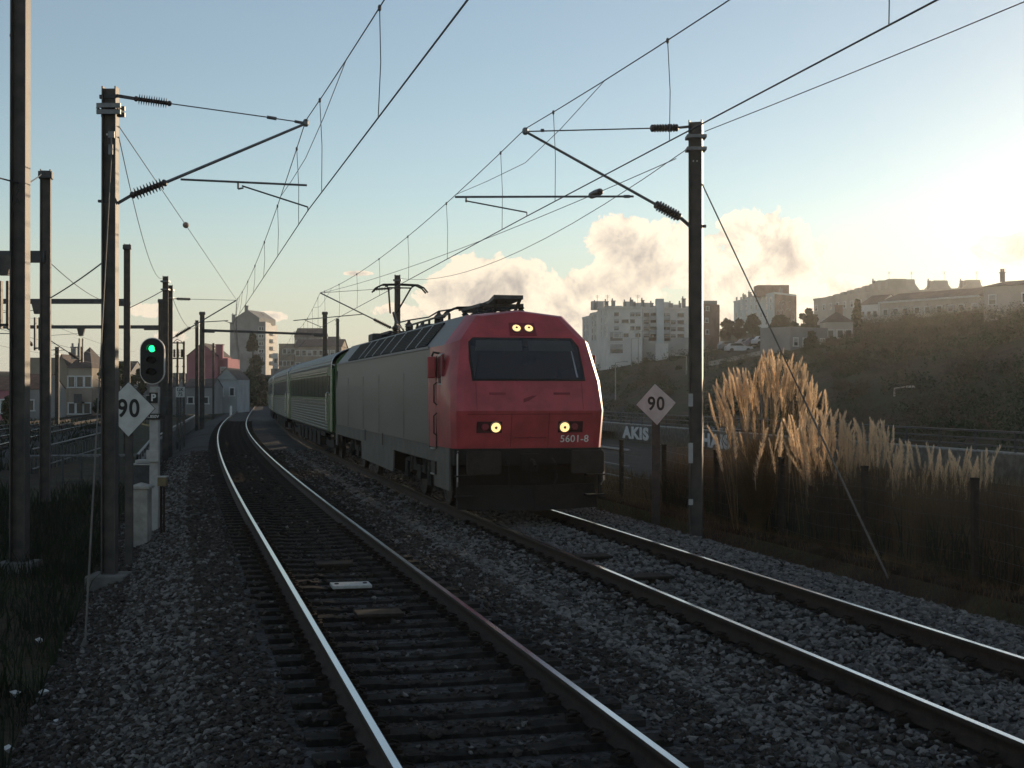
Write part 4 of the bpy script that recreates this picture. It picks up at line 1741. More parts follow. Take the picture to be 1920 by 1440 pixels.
# --- portals
def portal(label, pxl, pxr, Y, ybeam, ytl, ytr, wpost, hangers, cat='gantry', Yr=None, left_post=True):
    Yr = Yr or Y
    xl, xr = at(pxl, 0, Y).x, at(pxr, 0, Yr).x
    zb = at(0, ybeam, Y).z
    zbr = at(0, ybeam, Yr).z if Yr == Y else zb
    t = thing('catenary_gantry', label, cat, (xr, Yr, -.5), 0, 'gantries over the tracks')
    og_ = t.location
    for k, (x, y_, yt) in enumerate(((xl, Y, ytl), (xr, Yr, ytr))):
        if k == 0 and not left_post:
            continue
        b = MB()
        zt = at(0, yt, y_).z
        hpost(b, x, y_, -.6, zt, wpost, wpost * .95, .025, .02, .2)
        b.build('post', 'steel_post', t, og_)
        b = MB()
        b.box((x, y_, zt - .15), (wpost * 1.3, wpost * 1.3, .18), .2)
        b.build('post_cap', 'steel_dark', t, og_)
    b = MB()
    b.bar((xl, Y, zb), (xr, Yr, zbr), wpost * .6, wpost * (.8 if Y < 95 else .5))
    for s_, xx, yy_ in ((1, xl, Y), (-1, xr, Yr)):
        d_ = (V(xr, Yr, zbr) - V(xl, Y, zb)).normalized() * s_
        b.bar(V(xx, yy_, zb - wpost * .2), V(xx, yy_, zb - wpost * .2) + d_ * 1.0, wpost * .65, wpost * (1.1 if Y < 95 else .6))
    b.build('beam', 'steel_dark', t, og_)
    for (pxh, yb) in hangers:
        u = (pxh - pxl) / (pxr - pxl)
        p = lerp((xl, Y, zb), (xr, Yr, zbr), u)
        z1 = at(0, yb, p.y).z
        b = MB()
        b.add([(p.x + sx * .26, p.y + sy * .1, p.z) for sx in (-1, 1) for sy in (-1, 1)] + [(p.x + sx * .12, p.y + sy * .1, p.z - .55) for sx in (-1, 1) for sy in (-1, 1)],
              [(0, 1, 3, 2), (4, 6, 7, 5), (0, 4, 5, 1), (2, 3, 7, 6), (0, 2, 6, 4), (1, 5, 7, 3)])
        for sx in (-1, 1):
            b.bar((p.x + sx * .10, p.y, p.z - .7), (p.x + sx * .10, p.y, z1), .07, .16)
        b.box((p.x, p.y, z1 + .1), (.28, .16, .06))
        hg = b.build('drop_post', 'steel_post', t, og_)
        # cantilever on the drop post
        a = V(p.x - .1, p.y, z1 + .15)
        e = V(p.x - 2.3, p.y, z1 + 1.6)
        insulator(lerp(a, e, .05), lerp(a, e, .3), hg, og_, 8, .11, .05)
        b = MB()
        b.tube(lerp(a, e, .3), e, .03, 6)
        b.tube(V(p.x - .1, p.y, z1 + 1.75), e, .014, 6)
        b.tube(lerp(a, e, .4), V(p.x - 2.6, p.y, z1 + .75), .022, 6)
        b.build('cantilever_tube', 'galv', hg, og_)
    return t


# tall post at the left edge and the yard gantries
xe = at(37, 0, 24).x
tp = thing('catenary_mast', 'tall dark post at the left edge, running out of the top of the view', 'mast', (xe, 24, -.8))
b = MB()
hpost(b, xe, 24, -.8, 10.6, .27, .26, .022, .018, 0)
b.build('post', 'steel_post', tp, tp.location)
b = MB()
b.box((xe - .15, 24, at(0, 66, 24).z), (.06, .06, .05))
b.build('step_bolt', 'galv', tp, tp.location)
b = MB()
b.box((xe, 24, -.75), (.6, .6, .3))
b.build('foundation', 'concrete_dark', tp, tp.location)
for k, ch in enumerate('J7A'):
    put_text('stencil_letter', ch, .17, 'sign_black', (xe, 24 - .135, at(0, 346 + 17 * k, 24).z), (0, -1, 0), tp, tp.location, ext=.003)
portal('yard gantry whose post stands just right of the tall edge post', -130, 85, 37, 478, 330, 318, .27, [(8, 616)])
portal('yard gantry with its post between the near left mast and the signal', -150, 238, 60, 565, 470, 457, .27, [(70, 657)])
portal('third yard gantry reaching as far as the signal, with one thick drop post', -60, 301, 84, 613, 560, 560, .26, [(152, 679)])
portal('gantry over the main tracks between the pink house and the mid-distance', 379, 609, 101, 619, 584, 584, .34, [], Yr=109)
far_mast('slim mast just left of the far gantry, before the pink house', 369, 600, 103, .24)
far_mast('slim mast right of the far gantry, rising over the coach roof', 633, 597, 140, .30)
far_mast('thin post in front of the pink house, left of the white gable', 400, 643, 150, .22)
far_mast('post against the yellowed old houses, left of the near mast', 107, 650, 110, .3)
strand('tie_wire', 'pair of chains tying the yard post to the tall edge post', 'wire', [at(77, 326, 37), at(46, 346, 24.2), V(-9.7, 18, 6.0)], .014, sag=.02)
strand('tie_wire', 'twisted wire slanting from the near left mast down to the yard gantry', 'wire', [at(192, 492, 30), at(95, 558, 37)], .016, sag=.03)
strand('tie_wire', 'thin wire slanting down from the yard gantry to the right', 'wire', [at(93, 492, 37), at(184, 560, 58)], .012, sag=.1)
strand('tie_wire', 'wire from the second left mast down to the yard gantry post', 'wire', [at(305, 545, 60), at(243, 577, 60)], .018, sag=.02)
for k, (ya, yb) in enumerate(((690, 660), (640, 618), (700, 690))):
    strand('yard_wire', ['lowest contact wire over the yard tracks on the far left', 'catenary wire over the nearer yard track', 'contact wire over the farther yard track by the old houses'][k], 'wire',
           [trk((-11.2, -11.3, -15.2)[k], 26, (5.4, 6.7, 5.4)[k]), trk((-11.2, -11.3, -15.2)[k], 60, (5.4, 6.7, 5.4)[k]), trk((-11.2, -11.3, -15.2)[k], 84, (5.4, 6.7, 5.4)[k]), trk((-11.2, -11.3, -15.2)[k], 150, (5.4, 6.7, 5.4)[k])], .012, sag=.0 if k != 1 else .3)

# lattice of switchgear on posts behind the signal
sg = thing('switchgear_frame', 'rusty frame of insulators and switches on two posts behind the signal', 'switchgear', (at(345, 0, 70).x, 70, -.5))
og = sg.location
b = MB()
for px in (333, 345):
    x = at(px, 0, 70).x
    b.bar((x, 70, -.6), (x, 70, at(0, 640, 70).z), .10, .10)
    for k in range(12):
        b.box((x, 69.93, -.2 + k * .35), (.16, .03, .05))
b.build('post', 'steel_post', sg, og)
b = MB()
for py in (643, 672):
    b.bar(at(322, py, 70), at(346, py, 70), .06, .06)
for px in (322, 346):
    b.bar(at(px, 643, 70), at(px, 672, 70), .05, .05)
b.build('cage', 'steel_dark', sg, og)
for px in (327, 334, 341):
    insulator(at(px, 670, 70), at(px, 655, 70), sg, og, 4, .09, .05)
b = MB()
b.path([at(322, 645, 70), at(332, 636, 70), at(340, 640, 70), at(346, 650, 70)], .02, 5)
b.build('jumper', 'wire', sg, og)

# ------------------------------------------------------------------ signs and signal
def diamond(label, px, py, Y, diag, zb, postw, tilt=0.0):
    c = at(px, py, Y)
    t = thing('speed_sign', label, 'sign', (c.x, Y, zb), 0, 'speed boards reading 90')
    og_ = t.location
    h = diag / 2
    q = Matrix.Rotation(tilt, 3, 'Y')
    def rot(u, v):
        p = q @ V(u, 0, v)
        return (p.x, p.z)
    b = MB()
    b.prism([rot(0, -h * 1.07), rot(h, 0), rot(0, h), rot(-h, 0)], (0, .012, 0), c, (1, 0, 0), (0, 0, 1))
    pl = b.build('board', 'sign_back', t, og_)
    h2 = h * .975
    b = MB()
    b.prism([rot(0, -h2 * 1.07), rot(h2, 0), rot(0, h2), rot(-h2, 0)], (0, -.004, 0), c + V(0, -.001, 0), (1, 0, 0), (0, 0, 1))
    b.build('face', 'sign_face', pl, og_)
    b = MB()
    b.box((c.x, Y + .05, (zb + c.z) / 2 + .1), (postw, .05, c.z - zb + .2))
    b.build('post', 'steel_post', t, og_)
    put_text('digits', '90', diag * .46, 'sign_black', c + V(0, -.008, -.01), (0, -1, 0), pl, og_, bold=diag * .010, sx=.86, space=1.12, ext=.002)
    return t


diamond('white diamond board reading 90 on a post behind the near left mast', 241, 766, 23.4, .915, -.8, .13)
diamond('white diamond board reading 90 on a slim post right of the locomotive', 1230, 757, 29.0, .86, -.55, .17, R(-3))

ys = 28.0
sgx = at(289, 0, ys).x
sig = thing('railway_signal', 'oval black colour-light signal with white rim showing green', 'signal', (sgx, ys, -.8))
og = sig.location
b = MB()
b.box((sgx, ys + .06, (-.8 + at(0, 725, ys).z) / 2), (.185, .16, at(0, 725, ys).z + .8))
b.build('post', 'box_grey', sig, og, bevel=.02)


def capsule(cx, cz, hw, hh, n=14):
    pts = []
    for i in range(n + 1):
        an = math.pi * i / n
        pts.append((cx + hw * math.cos(an), cz + (hh - hw) + hw * math.sin(an)))
    for i in range(n + 1):
        an = math.pi + math.pi * i / n
        pts.append((cx + hw * math.cos(an), cz - (hh - hw) + hw * math.sin(an)))
    return pts


zc = at(0, 677, ys).z
hw, hh = .25, .475
b = MB()
b.prism(capsule(0, 0, hw, hh), (0, .05, 0), (sgx - .012, ys - .10, zc), (1, 0, 0), (0, 0, 1))
hd = b.build('backboard', 'white_paint', sig, og)
b = MB()
b.prism(capsule(0, 0, hw - .018, hh - .018), (0, -.02, 0), (sgx - .012, ys - .101, zc), (1, 0, 0), (0, 0, 1))
b.build('face', 'sign_black', hd, og)
b = MB()
b.box((sgx - .012, ys + .02, zc), (.3, .14, .7))
b.build('housing', 'black', sig, og)
lz = at(0, 654, ys).z
for k, dz in enumerate((0, -.24, -.48)):
    b = MB()
    # hood over the lens
    P_ = [(.085 * math.cos(a_), .085 * math.sin(a_)) for a_ in np.linspace(R(-20), R(200), 12)]
    vs = []
    for (u, v_) in P_:
        vs += [(sgx - .012 + u, ys - .12, lz + dz + v_), (sgx - .012 + u, ys - .26, lz + dz + v_ * .96)]
    b.add(vs, [(2 * i, 2 * i + 1, 2 * i + 3, 2 * i + 2) for i in range(11)])
    hood = b.build('hood', 'sign_black', sig, og)
    b = MB()
    b.lathe((sgx - .012, ys - .121, lz + dz), (sgx - .012, ys - .15, lz + dz), [(0, .068), (.012, .066), (.02, .045), (.024, .015)], 16)
    b.build('lens', 'lamp_green' if k == 0 else 'black', hood, og)
# plate with P, tab and number
b = MB()
zP = at(0, 746, ys).z
b.box((sgx, ys - .05, zP), (.17, .02, .21))
pp = b.build('letter_plate', 'sign_black', sig, og)
put_text('letter', 'P', .20, 'white_paint', (sgx, ys - .062, zP), (0, -1, 0), pp, og, bold=.006, ext=.002)
b = MB()
b.box((sgx, ys - .05, at(0, 731, ys).z), (.11, .03, .09))
b.build('bracket', 'box_grey', sig, og)
b = MB()
zN = at(0, 781, ys).z
b.box((sgx - .01, ys - .06, zN), (.30, .02, .12))
npl = b.build('number_plate', 'sign_black', sig, og)
put_text('numerals', '1.850V', .085, 'white_paint', (sgx - .005, ys - .072, zN), (0, -1, 0), npl, og, ext=.002, bold=.0015)
b = MB()
b.add([(sgx + .10, ys + .1, at(0, 744, ys).z), (sgx + .28, ys + .1, at(0, 744, ys).z), (sgx + .28, ys + .1, at(0, 748, ys).z), (sgx + .18, ys + .1, at(0, 785, ys).z), (sgx + .10, ys + .1, at(0, 785, ys).z),
       (sgx + .10, ys + .14, at(0, 744, ys).z), (sgx + .28, ys + .14, at(0, 744, ys).z), (sgx + .28, ys + .14, at(0, 748, ys).z), (sgx + .18, ys + .14, at(0, 785, ys).z), (sgx + .10, ys + .14, at(0, 785, ys).z)],
      [(0, 1, 2, 3, 4), (9, 8, 7, 6, 5), (0, 5, 6, 1), (1, 6, 7, 2), (2, 7, 8, 3), (3, 8, 9, 4), (4, 9, 5, 0)])
b.build('side_box', 'steel_dark', sig, og)
b = MB()
b.box((sgx - .01, ys - .05, at(0, 855, ys).z), (.25, .08, .235))
b.build('junction_box', 'box_grey', sig, og, bevel=.01)

# concrete pillar, cabinet, little yellow box
cx = at(265, 0, 26.3).x
zt = at(0, 916, 26.3).z
pil = thing('cable_pillar', 'pale concrete pillar with a pointed cap at the foot of the signal', 'pillar', (cx, 26.3, -.75))
b = MB()
b.box((cx, 26.3, (zt - .75) / 2), (.33, .33, zt + .75), .0)
b.build('shaft', 'concrete', pil, pil.location, bevel=.015)
b = MB()
b.add([(cx + u * .205, 26.3 + v_ * .205, zt + .004) for u, v_ in ((-1, -1), (1, -1), (1, 1), (-1, 1))] + [(cx + u * .205, 26.3 + v_ * .205, zt + .05) for u, v_ in ((-1, -1), (1, -1), (1, 1), (-1, 1))] + [(cx, 26.3, zt + .12)],
      [(3, 2, 1, 0), (0, 1, 5, 4), (1, 2, 6, 5), (2, 3, 7, 6), (3, 0, 4, 7), (4, 5, 8), (5, 6, 8), (6, 7, 8), (7, 4, 8)])
b.build('cap', 'concrete', pil, pil.location)
cx = at(268, 0, 29).x
cb = thing('cable_cabinet', 'dark cabinet with a pale lid between the pillar and the signal post', 'cabinet', (cx, 29, -.8))
b = MB()
b.box((cx, 29, .05), (.36, .3, 1.5))
b.build('body', 'steel_dark', cb, cb.location, bevel=.01)
b = MB()
b.box((cx, 29, .83), (.40, .34, .035))
b.box((cx + .02, 29, .89), (.30, .26, .07))
b.build('lid', 'box_grey', cb, cb.location, bevel=.01)
cx = at(305, 0, 27).x
yb = thing('junction_box', 'small ochre box on a stub post right of the pillar', 'box', (cx, 27, -.8))
b = MB()
b.box((cx, 27, at(0, 903, 27).z), (.17, .14, .17))
b.build('box', 'yellow_box', yb, yb.location, bevel=.01)
b = MB()
b.box((cx, 27, at(0, 893.5, 27).z), (.20, .17, .025))
b.build('lid', 'box_grey', yb, yb.location)
b = MB()
b.tube((cx - .03, 27, -.8), (cx - .03, 27, at(0, 913, 27).z), .025, 8)
b.tube((cx + .03, 27, -.8), (cx + .03, 27, at(0, 913, 27).z), .02, 8)
b.build('stub_post', 'rail_web', yb, yb.location)

# small board reading GK 75 in the distance
c = at(338, 735, 66)
gb = thing('kilometre_board', 'small pale board lettered GK 75 left of the white house', 'sign', (c.x, 66, -.5))
b = MB()
b.box(c, (.42, .03, .50))
bd = b.build('board', 'sign_face', gb, gb.location)
put_text('letters', 'GK', .24, 'sign_black', c + V(0, -.02, .11), (0, -1, 0), bd, gb.location, bold=.004)
put_text('numerals', '75', .24, 'sign_black', c + V(0, -.02, -.12), (0, -1, 0), bd, gb.location, bold=.004)
b = MB()
b.box((c.x, 66.04, (c.z - .5) / 2), (.08, .04, c.z + .5))
b.build('post', 'steel_post', gb, gb.location)

# ------------------------------------------------------------------ fences, walls, railings
# mesh fence along the right bank
fn = thing('mesh_fence', 'sagging wire mesh fence on dark posts in front of the plume grass', 'fence', trk(8.7, 20, -.3)[:])
og = fn.location
FY = [15.4, 18.3, 21.4, 24.5, 27.6, 30.7, 33.8, 36.9, 40, 43.1]
pts_f = [trk(OFF + 4.5, y - 1.0, -.28) for y in FY]
for p in pts_f:
    b = MB()
    b.box((p.x, p.y, p.z + .55), (.085, .085, 1.7), rzL)
    b.box((p.x, p.y, p.z + 1.41), (.10, .10, .03), rzL)
    b.build('post', 'plate_dark', fn, og)
for a, c_ in zip(pts_f[:-1], pts_f[1:]):
    b = MB()
    for zz in (.1, .35, .6, .85, 1.08, 1.28):
        b.path([a + V(0, 0, zz), lerp(a, c_, .5) + V(0, 0, zz - .05), c_ + V(0, 0, zz)], .0026, 4)
    for k in range(1, 34):
        p = lerp(a, c_, k / 34)
        b.path([p + V(0, 0, .08), p + V(.01, 0, .7), p + V(0, 0, 1.25)], .0014, 3)
    b.build('mesh_panel', 'wire', fn, og)

# pipe guard rail by the road
gr_ = thing('guard_rail', 'two-bar pipe guard rail on stout posts between locomotive and right sign', 'guard rail', trk(OFF + 8, 42, -.8)[:])
og = gr_.location
for zz in (.46, -.05, -.42):
    b = MB()
    b.tube(trk(OFF + 7.6, 41.4, zz), trk(OFF + 7.6, 62, zz), .055 if zz > .3 else .035, 8)
    b.build('rail', 'galv', gr_, og)
for y in (42.6, 45.5, 49, 53, 57, 61):
    p = trk(OFF + 7.7, y, 0)
    b = MB()
    b.box((p.x, p.y, -.2), (.14, .14, 1.3), rzL)
    b.build('post', 'steel_dark', gr_, og)

# parapet wall of the road with railing
wl = thing('parapet_wall', 'long concrete parapet wall with graffiti across the road', 'wall', trk(OFF + 21, 60, -.8)[:])
og = wl.location
v, f = sweep([(20.9, -.9), (20.9, .20), (20.86, .22), (20.86, .30), (21.24, .30), (21.24, .22), (21.2, .20), (21.2, -.9)], OFF, 12, 150, 4)
link('wall', np_mesh('wall', v - np.array(og), f, 'concrete'), wl)
rl = thing('parapet_railing', 'dark three-bar metal railing along the top of the parapet wall', 'railing', trk(OFF + 21, 60, .3)[:])
og2 = rl.location
for zz in (.48, .72, .98):
    P_ = [trk(OFF + 21.05, y, zz) for y in np.arange(12, 150, 4)]
    b = MB()
    b.path(P_, .028 if zz < .9 else .04, 5)
    b.build('rail', 'steel_dark', rl, og2)
for y in np.arange(12, 150, 2.4):
    p = trk(OFF + 21.05, y, 0)
    b = MB()
    b.box((p.x, p.y, .64), (.06, .06, .70), rzL)
    b.build('post', 'steel_dark', rl, og2)
for (s_, px, Y, sz, m_) in (('AKIS', 1192, 88, 1.0, 'graffiti'), ('HAIS', 1342, 73, .95, 'graffiti')):
    # find the wall point on that sight line
    best = min(np.arange(40, 120, .1), key=lambda y: abs(960 + trk(OFF + 20.9, y).x / trk(OFF + 20.9, y).y * F - px))
    p = trk(OFF + 20.885, best, -.30)
    nn = -ndir(best)
    put_text('graffiti', s_, sz, m_, p, nn, wl, og, bold=.055, sx=2.5 if s_ == 'AKIS' else 1.9, ext=.002, space=1.12)

# handrail and steps on the left, beyond the verge
hr = thing('stair_parapet', 'low concrete stair parapet with a pale handrail left of the signal', 'parapet', at(258, 855, 47)[:])
og = hr.location
A_, B_, C_, D_ = at(48, 856, 47), at(258, 853, 47), at(283, 824, 62), at(367, 778, 128)
b = MB()
b.path([A_, B_, C_, D_], .05, 6)
b.build('handrail', 'galv', hr, og)
b = MB()
for (a, c_) in ((A_, B_), (B_, C_)):
    for k in range(7):
        p = lerp(a, c_, k / 6)
        b.bar((p.x, p.y, p.z), (p.x, p.y, -1.0), .06, .06)
b.build('baluster', 'steel_dark', hr, og)
b = MB()
b.bar(V(B_.x, B_.y, -.55), V(C_.x, C_.y, -.45), .25, .9)
b.bar(V(C_.x, C_.y, -.45), V(D_.x, D_.y, -.3), .25, .9)
b.build('wall', 'concrete_dark', hr, og)

yf = thing('yard_railing', 'short ornamental railing with pale hoops at the edge of the yard', 'railing', at(112, 845, 56)[:])
og = yf.location
a, c_ = at(60, 843, 52), at(205, 808, 72)
b = MB()
b.path([a, c_], .045, 6)
b.path([a - V(0, 0, .75), c_ - V(0, 0, .75)], .04, 6)
b.build('rail', 'steel_dark', yf, og)
for k in range(26):
    p = lerp(a, c_, k / 25)
    b = MB()
    b.bar(p, p - V(0, 0, .95), .05, .05)
    b.build('baluster', 'steel_dark', yf, og)
for k in range(9):
    p = lerp(a, c_, .33 + .05 * k) - V(0, 0.05, .30)
    b = MB()
    b.path([p + V(-.16, 0, -.28), p + V(-.15, 0, .05), p + V(-.08, 0, .15), p + V(.08, 0, .15), p + V(.15, 0, .05), p + V(.16, 0, -.28)], .02, 5)
    b.build('hoop', 'concrete_dark', yf, og)


# ------------------------------------------------------------------ buildings
WMESH = {}


def window_mesh(w_, h_, kind):
    key = (round(w_, 2), round(h_, 2), kind)
    if key not in WMESH:
        t_ = .12
        b = MB()
        # frame of four bars standing proud of the wall, local x along the wall, -y outward
        for (cx, cz, sx, sz) in ((0, h_ / 2, w_ + .16, .12), (0, -h_ / 2 - .02, w_ + .3, .14), (-w_ / 2, 0, .12, h_ - .12), (w_ / 2, 0, .12, h_ - .12)):
            b.box((cx, -.03, cz), (sx, t_, sz))
        fm = b.mesh('window', 'frame_white')
        b = MB()
        b.box((0, -.01, 0), (w_ - .1, .06, h_ - .1))
        pm = b.mesh('pane', 'win')
        b = MB()
        b.box((0, -.025, h_ * .2), (w_ - .1, .06, h_ * .5))
        sm = b.mesh('shutter', 'win_shut')
        WMESH[key] = (fm, pm, sm)
    return WMESH[key]


def add_window(root, og_, a, c_, u, z, w_, h_, out, shut=0.0, panes=True):
    """window on wall from a to c_ (2D), at fraction u"""
    fm, pm, sm = window_mesh(w_, h_, 0)
    d = V(c_[0] - a[0], c_[1] - a[1], 0)
    p = V(a[0], a[1], 0) + d * u
    o = link('window', fm, root)
    an = math.atan2(d.y, d.x)
    n = V(math.sin(an), -math.cos(an), 0)      # outward = local -y
    if n.dot(out) < 0:
        an += math.pi
    o.location = V(p.x, p.y, z) - Vector(og_)
    o.rotation_euler = (0, 0, an)
    if panes:
        link('pane', pm, o)
        if random.random() < shut:
            link('shutter', sm, o)
    return o


def poly_building(name, label, cat, foot, z0, z1, m, roof='flat', roof_m='roof_dark', group=None, parapet=.35, plinth=None):
    cx = sum(p[0] for p in foot) / len(foot)
    cy = sum(p[1] for p in foot) / len(foot)
    t = thing(name, label, cat, (cx, cy, z0), 0, group)
    og_ = t.location
    b = MB()
    b.prism(foot, (0, 0, z1 - z0), (0, 0, z0), (1, 0, 0), (0, 1, 0))
    b.build('wall', m, t, og_)
    if roof == 'flat':
        b = MB()
        ins = [(cx + (x - cx) * 1.012, cy + (y - cy) * 1.012) for x, y in foot]
        b.prism(ins, (0, 0, parapet), (0, 0, z1), (1, 0, 0), (0, 1, 0))
        b.build('roof', m, t, og_)
    elif roof[0] == 'gable':
        # foot is a quad: ridge runs parallel to edge 0-1 (or 1-2 if roof[2])
        h = roof[1]
        q = [V(x, y, z1) for x, y in foot]
        if len(roof) > 2 and roof[2]:
            q = q[1:] + q[:1]
        e = .3
        q = [V(cx + (p.x - cx) * 1.04, cy + (p.y - cy) * 1.04, z1 + .02) for p in q]
        r1, r2 = (q[1] + q[2]) / 2 + V(0, 0, h), (q[3] + q[0]) / 2 + V(0, 0, h)
        b = MB()
        b.add([q[0], q[1], q[2], q[3], r1, r2], [(3, 2, 1, 0), (0, 1, 4, 5), (2, 3, 5, 4)])
        b.build('roof', roof_m, t, og_)
        b = MB()
        k_ = .96
        gq = [V(cx + (p.x - cx) * k_, cy + (p.y - cy) * k_, z1) for p in q]
        g1, g2 = (gq[1] + gq[2]) / 2 + V(0, 0, h * .97), (gq[3] + gq[0]) / 2 + V(0, 0, h * .97)
        b.add([gq[1], gq[2], g1, gq[0], gq[3], g2], [(0, 1, 2), (3, 5, 4)])
        b.build('gable', m, t, og_)
    elif roof[0] == 'hip':
        h = roof[1]
        q = [V(cx + (x - cx) * 1.05, cy + (y - cy) * 1.05, z1 + .02) for x, y in foot]
        b = MB()
        b.add(q + [V(cx, cy, z1 + h)], [(3, 2, 1, 0), (0, 1, 4), (1, 2, 4), (2, 3, 4), (3, 0, 4)])
        b.build('roof', roof_m, t, og_)
    if plinth:
        ins = [(cx + (x - cx) * 1.006, cy + (y - cy) * 1.006) for x, y in foot]
        b = MB()
        b.prism(ins, (0, 0, plinth), (0, 0, z0), (1, 0, 0), (0, 1, 0))
        b.build('plinth', 'plinth', t, og_)
    return t


def chimney(t, x, y, z, w_=.7, h_=1.2, m='wall_grey', pots=2):
    og_ = t.location
    b = MB()
    b.box((x, y, z + h_ / 2), (w_, w_ * .7, h_))
    b.box((x, y, z + h_ + .06), (w_ * 1.25, w_ * .95, .12))
    c = b.build('chimney', m, t, og_)
    b = MB()
    for k in range(pots):
        b.tube((x - w_ * .25 + k * w_ * .5, y, z + h_ + .1), (x - w_ * .25 + k * w_ * .5, y, z + h_ + .5), .12, 6)
    b.build('chimney_pot', m, c, og_)


def antenna(t, x, y, z, h_=2.0):
    b = MB()
    b.tube((x, y, z), (x, y, z + h_), .03, 5)
    for k in range(4):
        b.bar((x - .4 + .05 * k, y, z + h_ - .15 - k * .14), (x + .4 - .05 * k, y, z + h_ - .15 - k * .14), .025, .025)
    b.build('antenna', 'steel_dark', t, t.location)


def XY(px, Y):
    return ((px - 960) * Y / F, Y)


# --- white apartment block on the right hill
Yw = 232
foot = [XY(1140, 229), XY(1290, 232), XY(1302, 246), XY(1102, 258), XY(1092, 252), XY(1104, 247), XY(1104, 242), XY(1122, 238), XY(1125, 231)]
foot = [XY(1092, 262), XY(1105, 256), XY(1107, 248), XY(1120, 244), XY(1122, 236), XY(1140, 229), XY(1204, 229), XY(1206, 231), XY(1318, 233), XY(1318, 250), XY(1094, 270)]
ztop = HC + (735 - 580) * Yw / F
zbase = 4.5
apt = poly_building('apartment_block', 'long white apartment block with a rounded corner on the hill behind the locomotive', 'apartment block', foot, zbase, ztop, 'wall_white', parapet=.3)
og = apt.location
outv = V(0, -1, 0)
# windows on the front wall, matched storey by storey
floors = [591, 604, 617, 630]
for py in floors:
    z = HC + (735 - py) * Yw / F
    for px, w_ in ((1156, .9), (1172, 1.3), (1186, .9), (1196, 1.0)):
        if random.random() < .8:
            add_window(apt, og, foot[5], foot[6], (px - 1140) / 64, z, w_, .75, outv, .45)
    for px, w_ in ((1212, 1.1), (1225, 1.2), (1243, 1.0), (1250, 1.3), (1262, 1.0), (1276, 1.3)):
        if random.random() < .9:
            add_window(apt, og, foot[7], foot[8], (px - 1206) / 112, z, w_, .8, outv, .35)
for py in (638, 653):
    z = HC + (735 - py) * Yw / F
    for px, w_ in ((1212, 1.9), (1224, 1.7), (1249, 1.8), (1262, 1.8), (1280, 2.0)):
        add_window(apt, og, foot[7], foot[8], (px - 1206) / 112, z, w_, .55, outv, .1)
for py in (632, 655):
    z = HC + (735 - py) * Yw / F
    add_window(apt, og, foot[5], foot[6], .25, z, 2.2, 1.6, outv, .7)
for ea, eb in ((foot[0], foot[1]), (foot[2], foot[3]), (foot[4], foot[5])):
    for py in floors:
        z = HC + (735 - py) * 240 / F
        for u in (.35, .75):
            add_window(apt, og, ea, eb, u, z, .8, 1.0, V(-.6, -1, 0), .2)
# recessed grey-blue stair column and laundry balconies
b = MB()
b.box((XY(1236, 232)[0], 231.4, (ztop + zbase) / 2 + .9), (1.25, 2.2, ztop - zbase + 1.6))
b.build('stair_column', 'wall_cool', apt, og)
for py in (593, 606, 619, 632):
    z = HC + (735 - py) * Yw / F
    for px in (1224, 1249):
        b = MB()
        b.box((XY(px, 231)[0], 231.0, z - .35), (1.3, 1.0, .7))
        b.build('balcony', 'balcony', apt, og)
b = MB()
b.box((XY(1262, 232)[0], 231.2, HC + (735 - 648) * Yw / F - 1.0), (10.3, 1.4, 4.6))
b.build('ground_floor_band', 'plinth', apt, og)
for px in (1120, 1140, 1160, 1180, 1198, 1215, 1228, 1246, 1268, 1290, 1310):
    b = MB()
    z = ztop + .3
    hh_ = random.uniform(.5, 1.5)
    b.box((XY(px, 238)[0], 238, z + hh_ / 2), (random.uniform(1.0, 2.2), 2.5, hh_))
    b.build('roof_hutch', 'wall_white', apt, og)
for px in (1116, 1137, 1150, 1172, 1184, 1205, 1222, 1241, 1258, 1275, 1282, 1300):
    chimney(apt, XY(px, 236)[0], 236, ztop + .3, random.uniform(.4, .7), random.uniform(.7, 1.7), 'wall_grey', 1)
for px in (1120, 1139, 1196):
    antenna(apt, XY(px, 235)[0], 235, ztop + .5, 2.2)
foot = [XY(1319, 231), XY(1349, 234), XY(1350, 250), XY(1322, 248)]
br = poly_building('apartment_block', 'stained brown gable-end block joined to the right of the white apartments', 'apartment block', foot, 5, HC + (735 - 573) * 231 / F, 'wall_brown')
for py in (578, 600, 622):
    add_window(br, br.location, foot[0], foot[1], .15 + .2 * random.random(), HC + (735 - py) * 231 / F, .8, .7, outv, .5)
b = MB()
b.box((XY(1326, 236)[0], 236, HC + (735 - 570) * 231 / F), (3, 3, 1.6))
b.build('roof_hutch', 'wall_grey', br, br.location)
# low flat annex in front
foot = [XY(1229, 224), XY(1253, 224), XY(1253, 228), XY(1229, 228)]
poly_building('shed', 'small pale flat shed at the foot of the white apartments', 'shed', foot, gz(*XY(1240, 224)) - .5, HC + (735 - 648) * 224 / F, 'wall_white')

